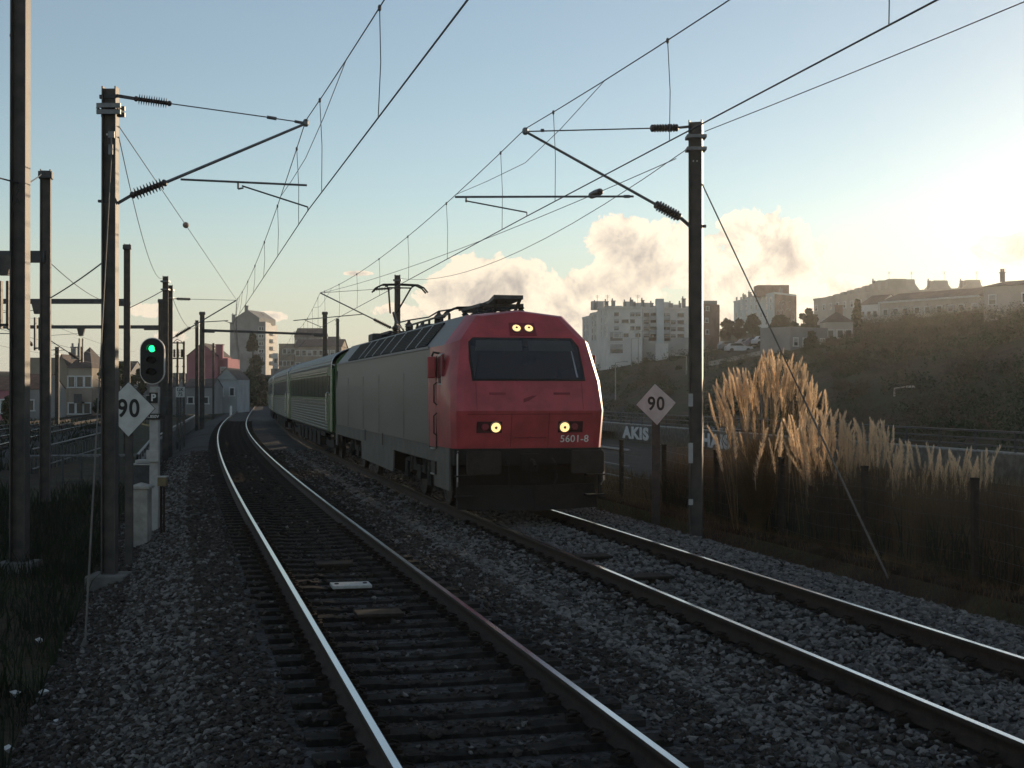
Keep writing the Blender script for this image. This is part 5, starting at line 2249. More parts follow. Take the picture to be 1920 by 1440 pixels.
# --- mural block
Ym = 305
foot = [XY(1376, 330), XY(1452, 300), XY(1493, 308), XY(1420, 340)]
zt_ = HC + (735 - 551) * 300 / F
mu = poly_building('apartment_block', 'slab block on the skyline with a swirling mural on its brown end wall', 'apartment block', foot, 12, zt_, 'wall_cool', parapet=.4)
b = MB()
e0, e1 = V(*foot[1], 0), V(*foot[2], 0)
d_ = (e1 - e0)
n_ = V(d_.y, -d_.x, 0).normalized()
if n_.y > 0:
    n_ = -n_
b.add([e0 + n_ * .08 + V(0, 0, 12), e1 + n_ * .08 + V(0, 0, 12), e1 + n_ * .08 + V(0, 0, zt_ + .4), e0 + n_ * .08 + V(0, 0, zt_ + .4)], [(0, 1, 2, 3)])
em = b.build('end_wall', 'wall_brown', mu, mu.location)
rs = random.Random(5)
for k in range(15):
    u0, w0 = rs.uniform(.2, .8), rs.uniform(.30, .86)
    pts = []
    an = rs.uniform(0, 6)
    for j in range(8):
        pp_ = e0 + d_ * min(.93, max(.07, u0)) + n_ * .12 + V(0, 0, 13.5 + (zt_ - 13.5) * min(.95, max(.1, w0)))
        pts.append(pp_)
        an += rs.uniform(.2, .9)
        u0 += math.cos(an) * .07
        w0 += math.sin(an) * .06
    b = MB()
    b.path(pts, .07, 5)
    b.build('mural_stroke', 'mural', em, mu.location)
for k, py in enumerate((562, 576, 590, 604)):
    for u in (.08, .2, .33, .46, .58, .7, .82, .93):
        if random.random() < .8:
            z = HC + (735 - py) * (330 - 30 * u) / F
            add_window(mu, mu.location, foot[0], foot[1], u, z, 1.0, 1.2, V(-.5, -1, 0), .3)
for u in np.linspace(.05, .95, 13):
    p = lerp(V(*foot[0], 0), V(*foot[1], 0), u) + V(2.5, 3, 0)
    chimney(mu, p.x, p.y, zt_ + .3, .7, random.uniform(.8, 2.0), 'wall_grey', 1)
b = MB()
p = lerp(V(*foot[1], 0), V(*foot[2], 0), .3) + V(-1, 6, 0)
b.box((p.x, p.y, zt_ + 1.2), (7, 5, 2.4))
b.build('roof_hutch', 'wall_brown', mu, mu.location)

# --- pale blocks and houses along the right ridge
def slab(label, pxa, pxb, Ya, Yb, ytop, zb, m, depth=10, roof='flat', roof_m='roof_dark', wins=(), cat='apartment block', name='apartment_block', zt=None):
    a, c_ = V(*XY(pxa, Ya), 0), V(*XY(pxb, Yb), 0)
    d = (c_ - a).normalized()
    n = V(-d.y, d.x, 0)
    if n.y < 0:
        n = -n
    f = [(a.x, a.y), (c_.x, c_.y), (c_.x + n.x * depth, c_.y + n.y * depth), (a.x + n.x * depth, a.y + n.y * depth)]
    zt = zt if zt is not None else HC + (735 - ytop) * (Ya + Yb) / 2 / F
    t = poly_building(name, label, cat, f, zb, zt, m, roof, roof_m)
    for (cols, rows, w_, h_, shut) in wins:
        H = zt - zb
        for r in range(rows):
            for k in range(cols):
                z = zt - 1.5 - r * 2.9
                if z < zb + .6 or random.random() < .12:
                    continue
                add_window(t, t.location, f[0], f[1], (k + .5 + random.uniform(-.08, .08)) / cols, z, w_, h_, -n, shut)
    t['f'] = [c for p in f for c in p]
    return t, f, zt, n


t, f, zt, n = slab('long pale block climbing the skyline behind the small pyramid-roofed house', 1526, 1648, 262, 240, 556, 8, 'wall_pale', 12, wins=[(9, 3, .9, 1.1, .6)])
for u in np.linspace(.05, .95, 9):
    p = lerp(V(*f[0], 0), V(*f[1], 0), u) + n * 4
    b = MB()
    b.box((p.x, p.y, zt + .3 + .9 * u), (3.0, 3.0, .8 + 1.8 * u))
    b.build('roof_hutch', 'wall_pale', t, t.location)
t, f, zt, n = slab('long low pale block with a dark overhanging roof on the right skyline', 1650, 1838, 205, 190, 561, 7, 'wall_pale', 9, ('gable', 1.5), 'roof_dark', [(9, 2, .9, .9, .3)])
b = MB()
b.bar(V(*f[0], zt - .05) - n * .25, V(*f[1], zt - .05) - n * .25, .3, .22)
b.build('eaves_board', 'frame_white', t, t.location)
t, f, zt, n = slab('pale upper terrace of roofs showing above the long low block', 1640, 1850, 262, 250, 546, 10, 'wall_pale', 10)
for px, hh_ in ((1660, 2.2), (1702, 2.4), (1764, 2.2), (1825, 2.3)):
    x, y = XY(px, 258)
    b = MB()
    b.prism([(-2.6, 0), (2.6, 0), (1.5, hh_ * .6), (1.3, hh_), (-1.2, hh_), (-1.4, hh_ * .6)], (0, 4, 0), (x, y, zt), (1, 0, 0), (0, 0, 1))
    b.build('roof_dormer', 'wall_pale', t, t.location)
    chimney(t, x - 1.9, y + 1, zt + .5, .5, 1.6, 'wall_grey', 1)
    antenna(t, x + 1, y + 1, zt + 2, 2.0)
t, f, zt, n = slab('tall pale block with a dark low-pitched roof at the right edge', 1845, 2010, 158, 150, 533, 8, 'wall_pale', 10, ('gable', .9), 'roof_dark', [(5, 3, .9, 1.1, .5)])
chimney(t, *XY(1880, 158), zt + .6, .5, 1.0, 'wall_grey', 2)
# same row goes on out of the picture to the right and keeps the low sun off the tracks
for k, (o_, ya, yb, lab) in enumerate(((84, 97.5, 124, 'pale low block up the hill beyond the right edge, nearest to the edge block'), (84, 62, 97.2, 'pale three-storey block up the hill farther beyond the right edge'),
                                       (84, 26, 61.7, 'pale three-storey block up the hill, last of the row beyond the right edge'))):
    a, c_ = trk(o_, ya), trk(o_, yb)
    nn = (trk(o_ + 1, ya) - a).normalized()
    f = [(a.x, a.y), (c_.x, c_.y), (c_.x + nn.x * 10, c_.y + nn.y * 10), (a.x + nn.x * 10, a.y + nn.y * 10)]
    OT = OFFTOP + (0, 1.9, 1.9)[k]
    t = poly_building('apartment_block', lab, 'apartment block', f, 8.0, OT, 'wall_pale', ('gable', 1.2), 'roof_dark')
    for r in range(2):
        for q in range(8):
            add_window(t, t.location, f[0], f[1], (q + .5) / 8, OT - 1.6 - r * 2.9, 1.0, 1.2, -nn, .4)
t, f, zt, n = slab('small pale house with a dark pyramid roof and square chimney', 1549, 1600, 178, 178, 604, 6.5, 'wall_pale', 3.6, ('hip', 1.5), 'roof_dark', [(3, 1, .8, 1.0, .3)], 'house', 'house')
chimney(t, *XY(1573, 180), zt + .9, .9, 1.3, 'wall_brown', 0)
t, f, zt, n = slab('low white flat-roofed house at the left end of the brown hillside', 1482, 1552, 168, 172, 619, 5.5, 'wall_grey', 5, 'flat', 'roof_dark', [(4, 1, .8, 1.0, .3)], 'house', 'house')
t, f, zt, n = slab('small white gabled house beside the cypress on the ridge', 1612, 1647, 215, 212, 571, 8, 'wall_white', 6, ('gable', 1.6), 'roof_dark', [(3, 2, .8, 1.0, .3)], 'house', 'house')

# --- left side: old houses by the yard
t, f, zt, n = slab('yellowed old town house with windows and a dark hipped roof by the yard', 128, 172, 150, 150, 690, -.6, 'wall_tan', 7, ('hip', 2.4), 'roof_dark', [(3, 3, .75, 1.2, .2)], 'house', 'house')
b = MB()
p0_, p1_ = V(*f[0], 1.2) - n * .5, V(*f[1], 1.2) - n * .5
b.bar(lerp(p0_, p1_, .35), lerp(p0_, p1_, .7), .9, .12)
b.bar(lerp(p0_, p1_, .35) - n * .4 + V(0, 0, .5), lerp(p0_, p1_, .7) - n * .4 + V(0, 0, .5), .06, .9)
b.build('balcony', 'steel_dark', t, t.location)
for px, zz in ((138, 2.9), (150, 3.0)):
    chimney(t, *XY(px, 150), zt + 1.0, .5, 1.2, 'wall_grey', 1)
slab('blank tan gable wall of the old house behind the yard posts', 104, 127, 152, 152, 688, -.6, 'wall_tan', 7, ('gable', 1.4, 1), 'roof_dark', [], 'house', 'house')
slab('taller tan old house stepped behind the yard posts', 52, 103, 165, 165, 676, -.6, 'wall_tan', 8, 'flat', 'roof_dark', [(2, 2, .7, 1.1, .3)], 'house', 'house')
slab('low pink-grey terrace house at the left edge with tiled roof', -40, 20, 128, 128, 732, -.6, 'wall_pink', 7, ('gable', 1.3), 'roof_tile', [(3, 1, .8, 1.3, .2)], 'house', 'house')
slab('low pale terrace house with a red tiled roof behind the tall edge post', 22, 78, 130, 130, 730, -.6, 'wall_grey', 7, ('gable', 1.5), 'roof_tile', [(4, 1, .8, 1.0, .4)], 'house', 'house')
slab('grey old house right of the yellowed one, seen between mast and gantry post', 174, 240, 160, 160, 705, -.6, 'wall_grey', 8, ('gable', 1.8), 'roof_dark', [(4, 2, .7, 1.1, .3)], 'house', 'house')
slab('low white wall house behind the signal', 242, 330, 170, 170, 726, -.6, 'wall_grey', 6, ('gable', 1.2), 'roof_dark', [(4, 1, .7, 1.0, .3)], 'house', 'house')
# pink house
t, f, zt, n = slab('plain pink house with a stepped roofline behind the far gantry', 350, 408, 205, 205, 668, .0, 'wall_pink', 10, ('gable', 2.0, 1), 'roof_dark', [], 'house', 'house')
slab('pink side wing with a chimney right of the pink house', 408, 427, 206, 206, 676, .0, 'wall_pink', 9, 'flat', 'roof_dark', [(1, 2, .7, 1.0, .2)], 'house', 'house')
chimney(t, *XY(412, 206), zt - .5, 1.0, 2.2, 'wall_pink', 0)
t, f, zt, n = slab('white gabled cottage with two windows beside the far track', 404, 445, 172, 172, 712, -.3, 'wall_cottage', 8, ('gable', 1.5, 1), 'roof_dark', [(2, 1, .6, 1.0, .1)], 'house', 'house')
slab('grey low outbuilding left of the white cottage', 346, 398, 165, 165, 727, -.3, 'wall_grey', 6, ('gable', 1.1), 'roof_dark', [(2, 1, .7, .8, .2)], 'house', 'house')
# tower
Yt = 365
foot = [XY(431, Yt), XY(497, Yt - 3), XY(519, Yt + 16), XY(455, Yt + 24)]
zt_ = HC + (735 - 607) * Yt / F
tw = poly_building('apartment_tower', 'tall grey apartment tower with a stepped roof and right side whitened for sunlight beyond the curve', 'apartment tower', foot, 4, zt_, 'wall_grey', parapet=.4)
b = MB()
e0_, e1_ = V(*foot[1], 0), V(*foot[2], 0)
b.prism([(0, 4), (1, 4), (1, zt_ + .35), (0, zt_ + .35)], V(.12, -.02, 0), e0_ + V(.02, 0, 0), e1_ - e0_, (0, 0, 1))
b.build('sun_whitened_side', 'wall_white', tw, tw.location)  # whiter slab puts stronger sunlight into this side's colour
b = MB()
wA, wB = V(*XY(441, Yt - .2), 0), V(*XY(486, Yt - 2.5), 0)
dn = (wB - wA)
b.prism([(0, 0), (1, 0), (1, 1.5), (.5, 3.7), (0, 1.7)], V(2.4, 11, 0), wA + V(0, 0, zt_ - .05), dn, (0, 0, 1))
b.build('roof_storey', 'wall_grey', tw, tw.location)
for px, hh_ in ((438, 2.4), (462, 1.6), (480, 2.6), (492, 2.4)):
    chimney(tw, *XY(px, Yt + 5), zt_ + (.2 if px != 462 else 3.4), .9, hh_, 'wall_grey', 1)
for py in (617, 631, 645, 659, 673):
    z = HC + (735 - py) * Yt / F
    for u in (.25, .55, .8):
        o = add_window(tw, tw.location, foot[1], foot[2], u, z, 1.6, 1.4, V(1, -.3, 0), .4)
    b = MB()
    p = lerp(V(*foot[1], 0), V(*foot[2], 0), .5)
    b.box((p.x + .5, p.y - .4, z - 1.0), (1.0, 5.0, .9), math.atan2(foot[2][1] - foot[1][1], foot[2][0] - foot[1][0]) - R(90))
    b.build('balcony', 'wall_white', tw, tw.location)
    for u in (.86, .93):
        add_window(tw, tw.location, foot[0], foot[1], u, z, .7, .9, outv, .2)
slab('grey block with a flat parapet and bare wall right of the tower', 523, 552, 330, 330, 647, 5, 'wall_tan', 12, 'flat', 'roof_dark', [(4, 3, .9, 1.2, .4)])
slab('wide low tan block rising over the coach roof', 553, 640, 325, 325, 650, 5, 'wall_tan', 12, ('gable', 2.0), 'roof_dark', [(8, 2, 1.0, 1.3, .4)])
slab('dark-roofed house on the skyline between tower and masts', 552, 604, 360, 360, 632, 5, 'wall_grey', 12, ('gable', 2.6), 'roof_dark', [(4, 1, 1.0, 1.2, .2)], 'house', 'house')
slab('small house with a tall chimney right of the far mast', 612, 632, 350, 350, 640, 5, 'wall_tan', 10, ('gable', 1.4), 'roof_dark', [(2, 1, .9, 1.2, .2)], 'house', 'house')
slab('white narrow house strip between the tower and the tan block', 511, 521, 345, 345, 665, 5, 'wall_white', 8, 'flat', 'roof_dark', [(1, 3, .8, 1.2, .2)], 'house', 'house')
# retaining wall closing the view at the end of the tracks
a, c_ = V(*XY(508, 309), 0), V(*XY(640, 300), 0)
b = MB()
b.prism([(0, -1), (1, -1), (1, 1), (0, 1)], V(1, 3, 0), a + V(0, 0, 3.6), (c_ - a), (0, 0, 4.0))
o = b.build('retaining_wall', 'concrete_mid', None)
tag(o, 'grey retaining wall under the far houses where the tracks vanish', 'wall')


# ------------------------------------------------------------------ vegetation
def leaf_cloud(centres, radii, n, size, flat=.5, seed=1):
    """n small leaf quads spread through a union of ellipsoids, denser at the skin"""
    r = np.random.default_rng(seed)
    k = r.integers(0, len(centres), n)
    c = np.array(centres)[k]
    rad = np.array(radii)[k]
    d = r.normal(size=(n, 3))
    d /= np.linalg.norm(d, axis=1)[:, None]
    u = r.random(n) ** .45
    p = c + d * rad * u[:, None]
    a = r.normal(size=(n, 3))
    a /= np.linalg.norm(a, axis=1)[:, None]
    b_ = np.cross(a, r.normal(size=(n, 3)))
    b_ /= np.linalg.norm(b_, axis=1)[:, None]
    s_ = size * r.uniform(.5, 1.4, n)[:, None]
    vs = np.stack([p - a * s_ - b_ * s_ * flat, p + a * s_ - b_ * s_ * flat * .6, p + a * s_ * 1.1 + b_ * s_ * flat, p - a * s_ * .8 + b_ * s_ * flat], 1).reshape(-1, 3)
    fs = np.arange(4 * n).reshape(-1, 4)
    return vs, fs


def tree(label, px, Y, ytop, width_px, leaf, n=2600, kind='round', size=None, name='tree', cat='tree', group=None, zb=None, seed=1, trunk_frac=.4):
    X = (px - 960) * Y / F
    z0 = gz(X, Y) - .3 if zb is None else zb
    zt_ = HC + (735 - ytop) * Y / F
    H = zt_ - z0
    W = width_px * Y / F / 2
    t = thing(name, label, cat, (X, Y, z0), 0, group)
    rr = random.Random(seed)
    b = MB()
    tr = max(.08, H * .025)
    pts = [V(0, 0, 0), V(rr.uniform(-.1, .1) * W, 0, H * .35), V(rr.uniform(-.15, .15) * W, 0, H * .8)]
    b.tube(pts[0], pts[1], tr, 7, tr * .75)
    b.tube(pts[1], pts[2], tr * .75, 6, tr * .25)
    lim = []
    for k in range(9):
        f_ = rr.uniform(.3, .8)
        p = lerp(pts[0], pts[1], f_ / .35) if f_ < .35 else lerp(pts[1], pts[2], (f_ - .35) / .45)
        an = rr.uniform(0, 6.28)
        L = W * rr.uniform(.5, .85) * (1 if kind != 'cypress' else .4)
        e = p + V(math.cos(an) * L, math.sin(an) * L, rr.uniform(.1, .5) * L)
        b.tube(p, e, tr * .35, 5, tr * .08)
        lim.append(e)
    b.build('trunk', 'bark', t)
    cs, rs_ = [], []
    if kind == 'cypress':
        for k in range(9):
            f_ = k / 8
            cs.append((rr.uniform(-.1, .1) * W, rr.uniform(-.1, .1) * W, H * (.15 + .8 * f_)))
            w_ = W * (1.0 - .75 * f_ ** 1.6)
            rs_.append((w_, w_, H * .12))
    elif kind == 'pine':
        for k in range(14):
            f_ = rr.uniform(.25, 1)
            an = rr.uniform(0, 6.28)
            q_ = W * (1.05 - .75 * f_) * rr.uniform(.3, 1)
            cs.append((math.cos(an) * q_, math.sin(an) * q_, H * (.12 + .82 * f_)))
            rs_.append((W * .42 * (1.2 - .6 * f_), W * .42 * (1.2 - .6 * f_), H * .07))
    else:
        for k in range(13):
            an = rr.uniform(0, 6.28)
            q_ = W * rr.uniform(.1, .72)
            z_ = H * rr.uniform(trunk_frac, .88)
            s_ = W * rr.uniform(.28, .48)
            cs.append((math.cos(an) * q_, math.sin(an) * q_, z_))
            rs_.append((s_, s_, s_ * .8))
        cs.append((0, 0, H * .9))
        rs_.append((W * .35, W * .35, H * .1))
    v, f = leaf_cloud(cs, rs_, n, size or max(.10, W * .06), .5, seed)
    o = link('crown', np_mesh('crown', v, f, leaf), t)
    return t


GT = 'trees on the right hillside'
tree('dark umbrella tree in front of the mural block, left one', 1412, 240, 590, 36, 'leaf_pine', 2600, 'round', .3, seed=3, group=GT)
tree('broad bare-looking brown tree just right of the brown gable block', 1362, 232, 598, 34, 'twig', 1800, 'round', .28, seed=4, group=GT)
tree('second brown tree right of the brown gable block, under the mural block', 1385, 238, 598, 30, 'twig', 1800, 'round', .28, seed=14, group=GT)
tree('wide dark tree below the mural wall', 1462, 228, 592, 52, 'leaf_bush', 2800, 'round', .3, seed=5, group=GT, trunk_frac=.25)
tree('dark rounded tree right of the mural wall, before the low white house', 1488, 205, 605, 34, 'leaf_bush', 2000, 'round', .28, seed=6, group=GT, trunk_frac=.2)
tree('ragged tree against the bright sky left of the pale skyline block', 1517, 200, 578, 36, 'leaf_pine', 1500, 'round', .24, seed=7, group=GT)
tree('dark cypress beside the small gabled house on the ridge', 1608, 190, 566, 22, 'leaf_pine', 2400, 'cypress', .22, seed=8, group=GT)
tree('dark shrub in front of the low white house', 1522, 160, 622, 28, 'leaf_bush', 1600, 'round', .2, seed=9, group=GT, trunk_frac=.1)
tree('dark shrub right of the low white house', 1562, 162, 634, 36, 'leaf_bush', 1600, 'round', .2, seed=10, group=GT, trunk_frac=.1)
tree('tall shaggy conifer in front of the grey apartment tower', 474, 270, 622, 42, 'leaf_pine', 3200, 'pine', .32, seed=11, zb=0)
for k, (px, Y, yt, w_, lab) in enumerate(((470, 235, 706, 34, 'dark hedge bush left of the vanishing tracks'), (488, 245, 700, 34, 'dark hedge bush where the tracks vanish'), (452, 215, 716, 26, 'low bush in front of the white cottage'),
                                          (502, 262, 708, 26, 'bush beside the tail of the train'), (430, 190, 728, 40, 'low bank bush below the white cottage'))):
    tree(lab, px, Y, yt, w_, 'leaf_bush' if k != 1 else 'twig', 1500, 'round', .26, 'shrub', 'shrub', 'bushes along the far left bank', seed=20 + k, trunk_frac=.12)
for k, (px, Y, yt, w_, lab) in enumerate(((192, 150, 690, 40, 'dark bush right of the yellowed old house'), (225, 140, 680, 50, 'dark tree behind the near left mast'), (262, 150, 690, 40, 'dark tree left of the signal head'), (300, 175, 700, 60, 'dark bush behind the signal post'),
                                          (395, 190, 720, 34, 'bush between the pink house and the cottage'), (20, 118, 742, 40, 'low bush at the left edge before the terraces'))):
    tree(lab, px, Y, yt, w_, 'leaf_bush', 1500, 'round', .22, 'shrub', 'shrub', 'bushes behind the yard', seed=40 + k, trunk_frac=.15)


# scrub covering the right hillside: one mass nobody could count
def scrub():
    r = np.random.default_rng(3)
    cs, rs_, cs2, rs2 = [], [], [], []
    for k in range(1300):
        Y = r.uniform(45, 255)
        o = r.uniform(30, 92)
        p = trk(o, Y)
        if p.x / max(p.y, 1) > .48 or p.y < 20:
            continue
        z = gz(p.x, p.y)
        px = 960 + p.x / p.y * F
        ypx = 735 - (z - HC) / p.y * F
        if px < 1470 and r.random() < .55:
            continue
        if px < 1500 and ypx < 665:
            continue
        s_ = r.uniform(.5, 1.5) * (1.25 if px > 1620 else .8)
        if 1470 < px < 1660 and ypx < 680:
            s_ *= .7
        (cs if r.random() < (.45 if px > 1560 else .75) else cs2).append((p.x, p.y, z + s_ * .35))
        (rs_ if len(cs) > len(rs_) else rs2).append((s_ * 1.3, s_ * 1.3, s_ * r.uniform(.7, 1.5)))
    v, f = leaf_cloud(cs, rs_, 110000, .085, .45, 5)
    o = link('hillside_scrub', np_mesh('hillside_scrub', v, f, 'leaf_bush'))
    o['kind'] = 'stuff'
    v, f = leaf_cloud(cs2, rs2, 130000, .15, .09, 6)
    o = link('hillside_brush', np_mesh('hillside_brush', v, f, 'twig'))
    o['kind'] = 'stuff'


scrub()


def blades(name, o_rng, y_rng, n, h, w_, m, lean=.35, cond=None, seed=1, clump=0.0, dirz=None):
    r = np.random.default_rng(seed)
    o = r.uniform(*o_rng, n)
    Y = r.uniform(*y_rng, n)
    if clump:
        cc_o = r.uniform(*o_rng, 160)
        cc_y = r.uniform(*y_rng, 160)
        k = r.integers(0, 160, n)
        sel = r.random(n) < clump
        o = np.where(sel, np.clip(cc_o[k] + r.normal(0, .35, n), *o_rng), o)
        Y = np.where(sel, cc_y[k] + r.normal(0, .35, n), Y)
    X, Yw_ = trk_np(o, Y)
    z = np.array([ground_z(a_, b_) for a_, b_ in zip(o, Y)]) - .02
    hh_ = h * r.uniform(.35, 1.3, n)
    an = r.uniform(0, 6.283, n)
    ln = r.uniform(0, lean, n) * hh_
    la = r.uniform(0, 6.283, n)
    p = np.stack([X, Yw_, z], 1)
    sx = np.stack([np.cos(an), np.sin(an), np.zeros(n)], 1) * (w_ * r.uniform(.6, 1.4, n))[:, None]
    mid = p + np.stack([np.cos(la) * ln * .35, np.sin(la) * ln * .35, hh_ * .6], 1)
    tip = p + np.stack([np.cos(la) * ln, np.sin(la) * ln, hh_], 1)
    vs = np.stack([p - sx, p + sx, mid + sx * .7, mid - sx * .7, tip + sx * .05, tip - sx * .05], 1).reshape(-1, 3)
    b6 = np.arange(n)[:, None] * 6
    fs = np.concatenate([b6 + np.array([[0, 1, 2, 3]]), b6 + np.array([[3, 2, 4, 5]])], 0)
    ob = link(name, np_mesh(name, vs, fs, m))
    ob['kind'] = 'stuff'
    return ob


blades('verge_grass', (-9.5, -3.2), (6, 40), 26000, .16, .006, 'grass_green', .6, seed=2, clump=.6)
blades('verge_weeds', (-9.0, -3.6), (10, 45), 9000, .42, .012, 'grass_green', .7, seed=3, clump=.85)
blades('verge_dead_grass', (-9.5, -3.3), (6, 40), 9000, .14, .005, 'twig', .8, seed=4)
blades('yard_weeds', (-19, -8.5), (40, 130), 6000, .5, .04, 'grass_green', .6, seed=8, clump=.5)
blades('bank_grass', (9.0, 12.6), (9, 31), 60000, 1.25, .007, 'grass_dry', .3, seed=5, clump=.25)
blades('far_verge_grass', (8.7, 12.6), (30, 50), 12000, .35, .008, 'grass_dry', .5, seed=15, clump=.25)
blades('bank_weeds', (7.2, 9.4), (9, 48), 26000, .17, .006, 'grass_dry', .8, seed=6)
blades('bank_green', (8.7, 12.6), (9, 31), 12000, .8, .012, 'grass_green', .5, seed=7, clump=.7)
blades('far_bank_grass', (12.5, 13.6), (30, 90), 4000, .4, .02, 'grass_dry', .5, seed=9)


# ---- pampas grass
def plume_mesh(L, seed):
    r = np.random.default_rng(seed)
    vs, fs = [], []
    bend = r.uniform(.02, .26) * L
    ba = 0.0
    def axis(t):
        return np.array([bend * t * t, 0, L * t])
    n = 230
    for i in range(n):
        t = r.random() ** .9
        env = (.050 * math.sin(math.pi * min(1, .10 + t * .88)) ** .8 + .008)
        a = axis(t)
        an = r.uniform(0, 6.283)
        out = env * r.uniform(.5, 1.25)
        tip = a + np.array([math.cos(an) * out, math.sin(an) * out, L * r.uniform(.06, .15)])
        wv = np.array([-math.sin(an), math.cos(an), 0]) * .0045
        mid = (a + tip) / 2 + np.array([math.cos(an), math.sin(an), 0]) * out * .18
        k = len(vs)
        vs += [a - wv, a + wv, mid + wv, mid - wv, tip]
        fs += [(k, k + 1, k + 2, k + 3), (k + 3, k + 2, k + 4, k + 4)]
    vs = np.array(vs)
    f3 = []
    for q in fs:
        f3.append((q[0], q[1], q[2]))
        if q[3] != q[2] and q[0] != q[3] and q[2] != q[3] and len(set(q)) == 4:
            f3.append((q[0], q[2], q[3]))
    return np_mesh('plume', vs, np.array(f3), 'plume')


PLUMES = [plume_mesh(L, 60 + k) for k, L in enumerate((.62, .70, .78, .55, .85, .66))]
_s = MB()
_s.tube((0, 0, -1), (0, 0, .12), .007, 5, .004)
STEM = _s.mesh('stem', 'stem')


def pampas(label, px, Y, tops, spread_px, leaves=700, leaf_h=1.5, zb=None, seed=1):
    """tops: list of (px, py) of plume tips in the photograph, standing about Y metres off"""
    r = random.Random(seed)
    X = (px - 960) * Y / F
    z0 = gz(X, Y) if zb is None else zb
    t = thing('pampas_grass', label, 'pampas grass', (X, Y, z0), 0, 'pampas grass on the right bank')
    for (tx, ty) in tops:
        y_ = Y + r.uniform(-.5, .7)
        tip = at(tx, ty, y_)
        k = r.randrange(len(PLUMES))
        L = (.62, .70, .78, .55, .85, .66)[k] * r.uniform(.6, 1.12)
        root = V(X + (tip.x - X) * r.uniform(.2, .6) + r.uniform(-.25, .25), Y + r.uniform(-.3, .3), z0)
        axis = (tip - root).normalized()
        sc_ = L / (.62, .70, .78, .55, .85, .66)[k]
        base = tip - axis * L
        q = axis.to_track_quat('Z', 'Y')
        o = link('plume', PLUMES[k], t)
        o.rotation_mode = 'QUATERNION'
        o.rotation_quaternion = q @ Matrix.Rotation(r.uniform(-.5, .5) + (0 if tip.x > X else 3.1), 3, 'Z').to_quaternion()
        o.location = base - t.location
        o.scale = (sc_, sc_, sc_)
        s_ = link('stem', STEM, t)
        s_.rotation_mode = 'QUATERNION'
        s_.rotation_quaternion = q
        s_.location = base - t.location
        s_.scale = (1, 1, (base - root).length)
    rr = np.random.default_rng(seed + 100)
    n = leaves
    R0 = spread_px * Y / F / 2
    an = rr.uniform(0, 6.283, n)
    out = R0 * rr.uniform(.25, 1.3, n)
    hh_ = leaf_h * rr.uniform(.5, 1.1, n)
    vs, N = [], 5
    wv = np.stack([-np.sin(an), np.cos(an), np.zeros(n)], 1) * .008
    rows = []
    for j in range(N):
        s_ = j / (N - 1)
        rad = out * s_ ** 1.5 + R0 * .18
        z = hh_ * (1.75 * s_ - .85 * s_ ** 2.2)
        rows.append(np.stack([np.cos(an) * rad, np.sin(an) * rad, z], 1))
    V_ = np.stack([q_ for j in range(N) for q_ in (rows[j] - wv * (1 - .9 * j / (N - 1)), rows[j] + wv * (1 - .9 * j / (N - 1)))], 1)
    base = np.arange(n)[:, None] * (2 * N)
    F_ = np.concatenate([base + np.array([[2 * j, 2 * j + 1, 2 * j + 3, 2 * j + 2]]) for j in range(N - 1)], 0)
    o = link('leaves', np_mesh('leaves', V_.reshape(-1, 3), F_, 'pampas_leaf'), t)
    o['kind'] = 'stuff'
    return t


def tips(x0, x1, n, ytop, jit, seed):
    r = random.Random(seed)
    out = []
    for k in range(n):
        x = x0 + (x1 - x0) * (k + r.random()) / n
        out.append((x, ytop(x) + r.random() ** 1.6 * jit))
    return out


def crest(x):
    xs_ = [1338, 1350, 1368, 1385, 1400, 1420, 1440, 1454, 1480, 1510, 1535]
    ys_ = [726, 712, 690, 694, 690, 664, 660, 652, 660, 684, 708]
    return float(np.interp(x, xs_, ys_))


pampas('tallest pampas clump, glowing plumes beside the right mast', 1440, 28.5, tips(1338, 1535, 70, crest, 60, 1) + tips(1345, 1545, 44, crest, 130, 11) + [(1548, 736), (1555, 733), (1338, 714), (1326, 740), (1330, 800)], 150, 1500, 1.9, seed=1)
pampas('dim pampas clump in front of the tallest one, plumes in shade', 1420, 26.2, [(1360, 770), (1378, 800), (1412, 838), (1430, 805), (1462, 805), (1472, 798), (1448, 825), (1400, 760), (1342, 820)], 130, 900, 1.5, seed=2)
pampas('pampas clump just right of the guy wire, with slender upright plumes', 1545, 25.5, tips(1475, 1600, 54, lambda x: 766 + abs(x - 1545) * .25, 90, 3), 100, 700, 1.3, seed=3)
pampas('pampas clump right of the second fence post, slender plumes', 1620, 25.0, tips(1575, 1690, 44, lambda x: 784 + abs(x - 1628) * .15, 70, 4), 80, 500, 1.1, seed=4)
pampas('low pampas clump with short plumes nearer the right edge', 1700, 24.0, tips(1665, 1765, 26, lambda x: 822 + abs(x - 1680) * .2, 70, 5), 70, 350, .9, seed=5)
pampas('sparse pampas clump with the shortest plumes at the right end', 1800, 23.5, tips(1750, 1862, 26, lambda x: 838, 60, 6), 90, 350, .8, seed=6)

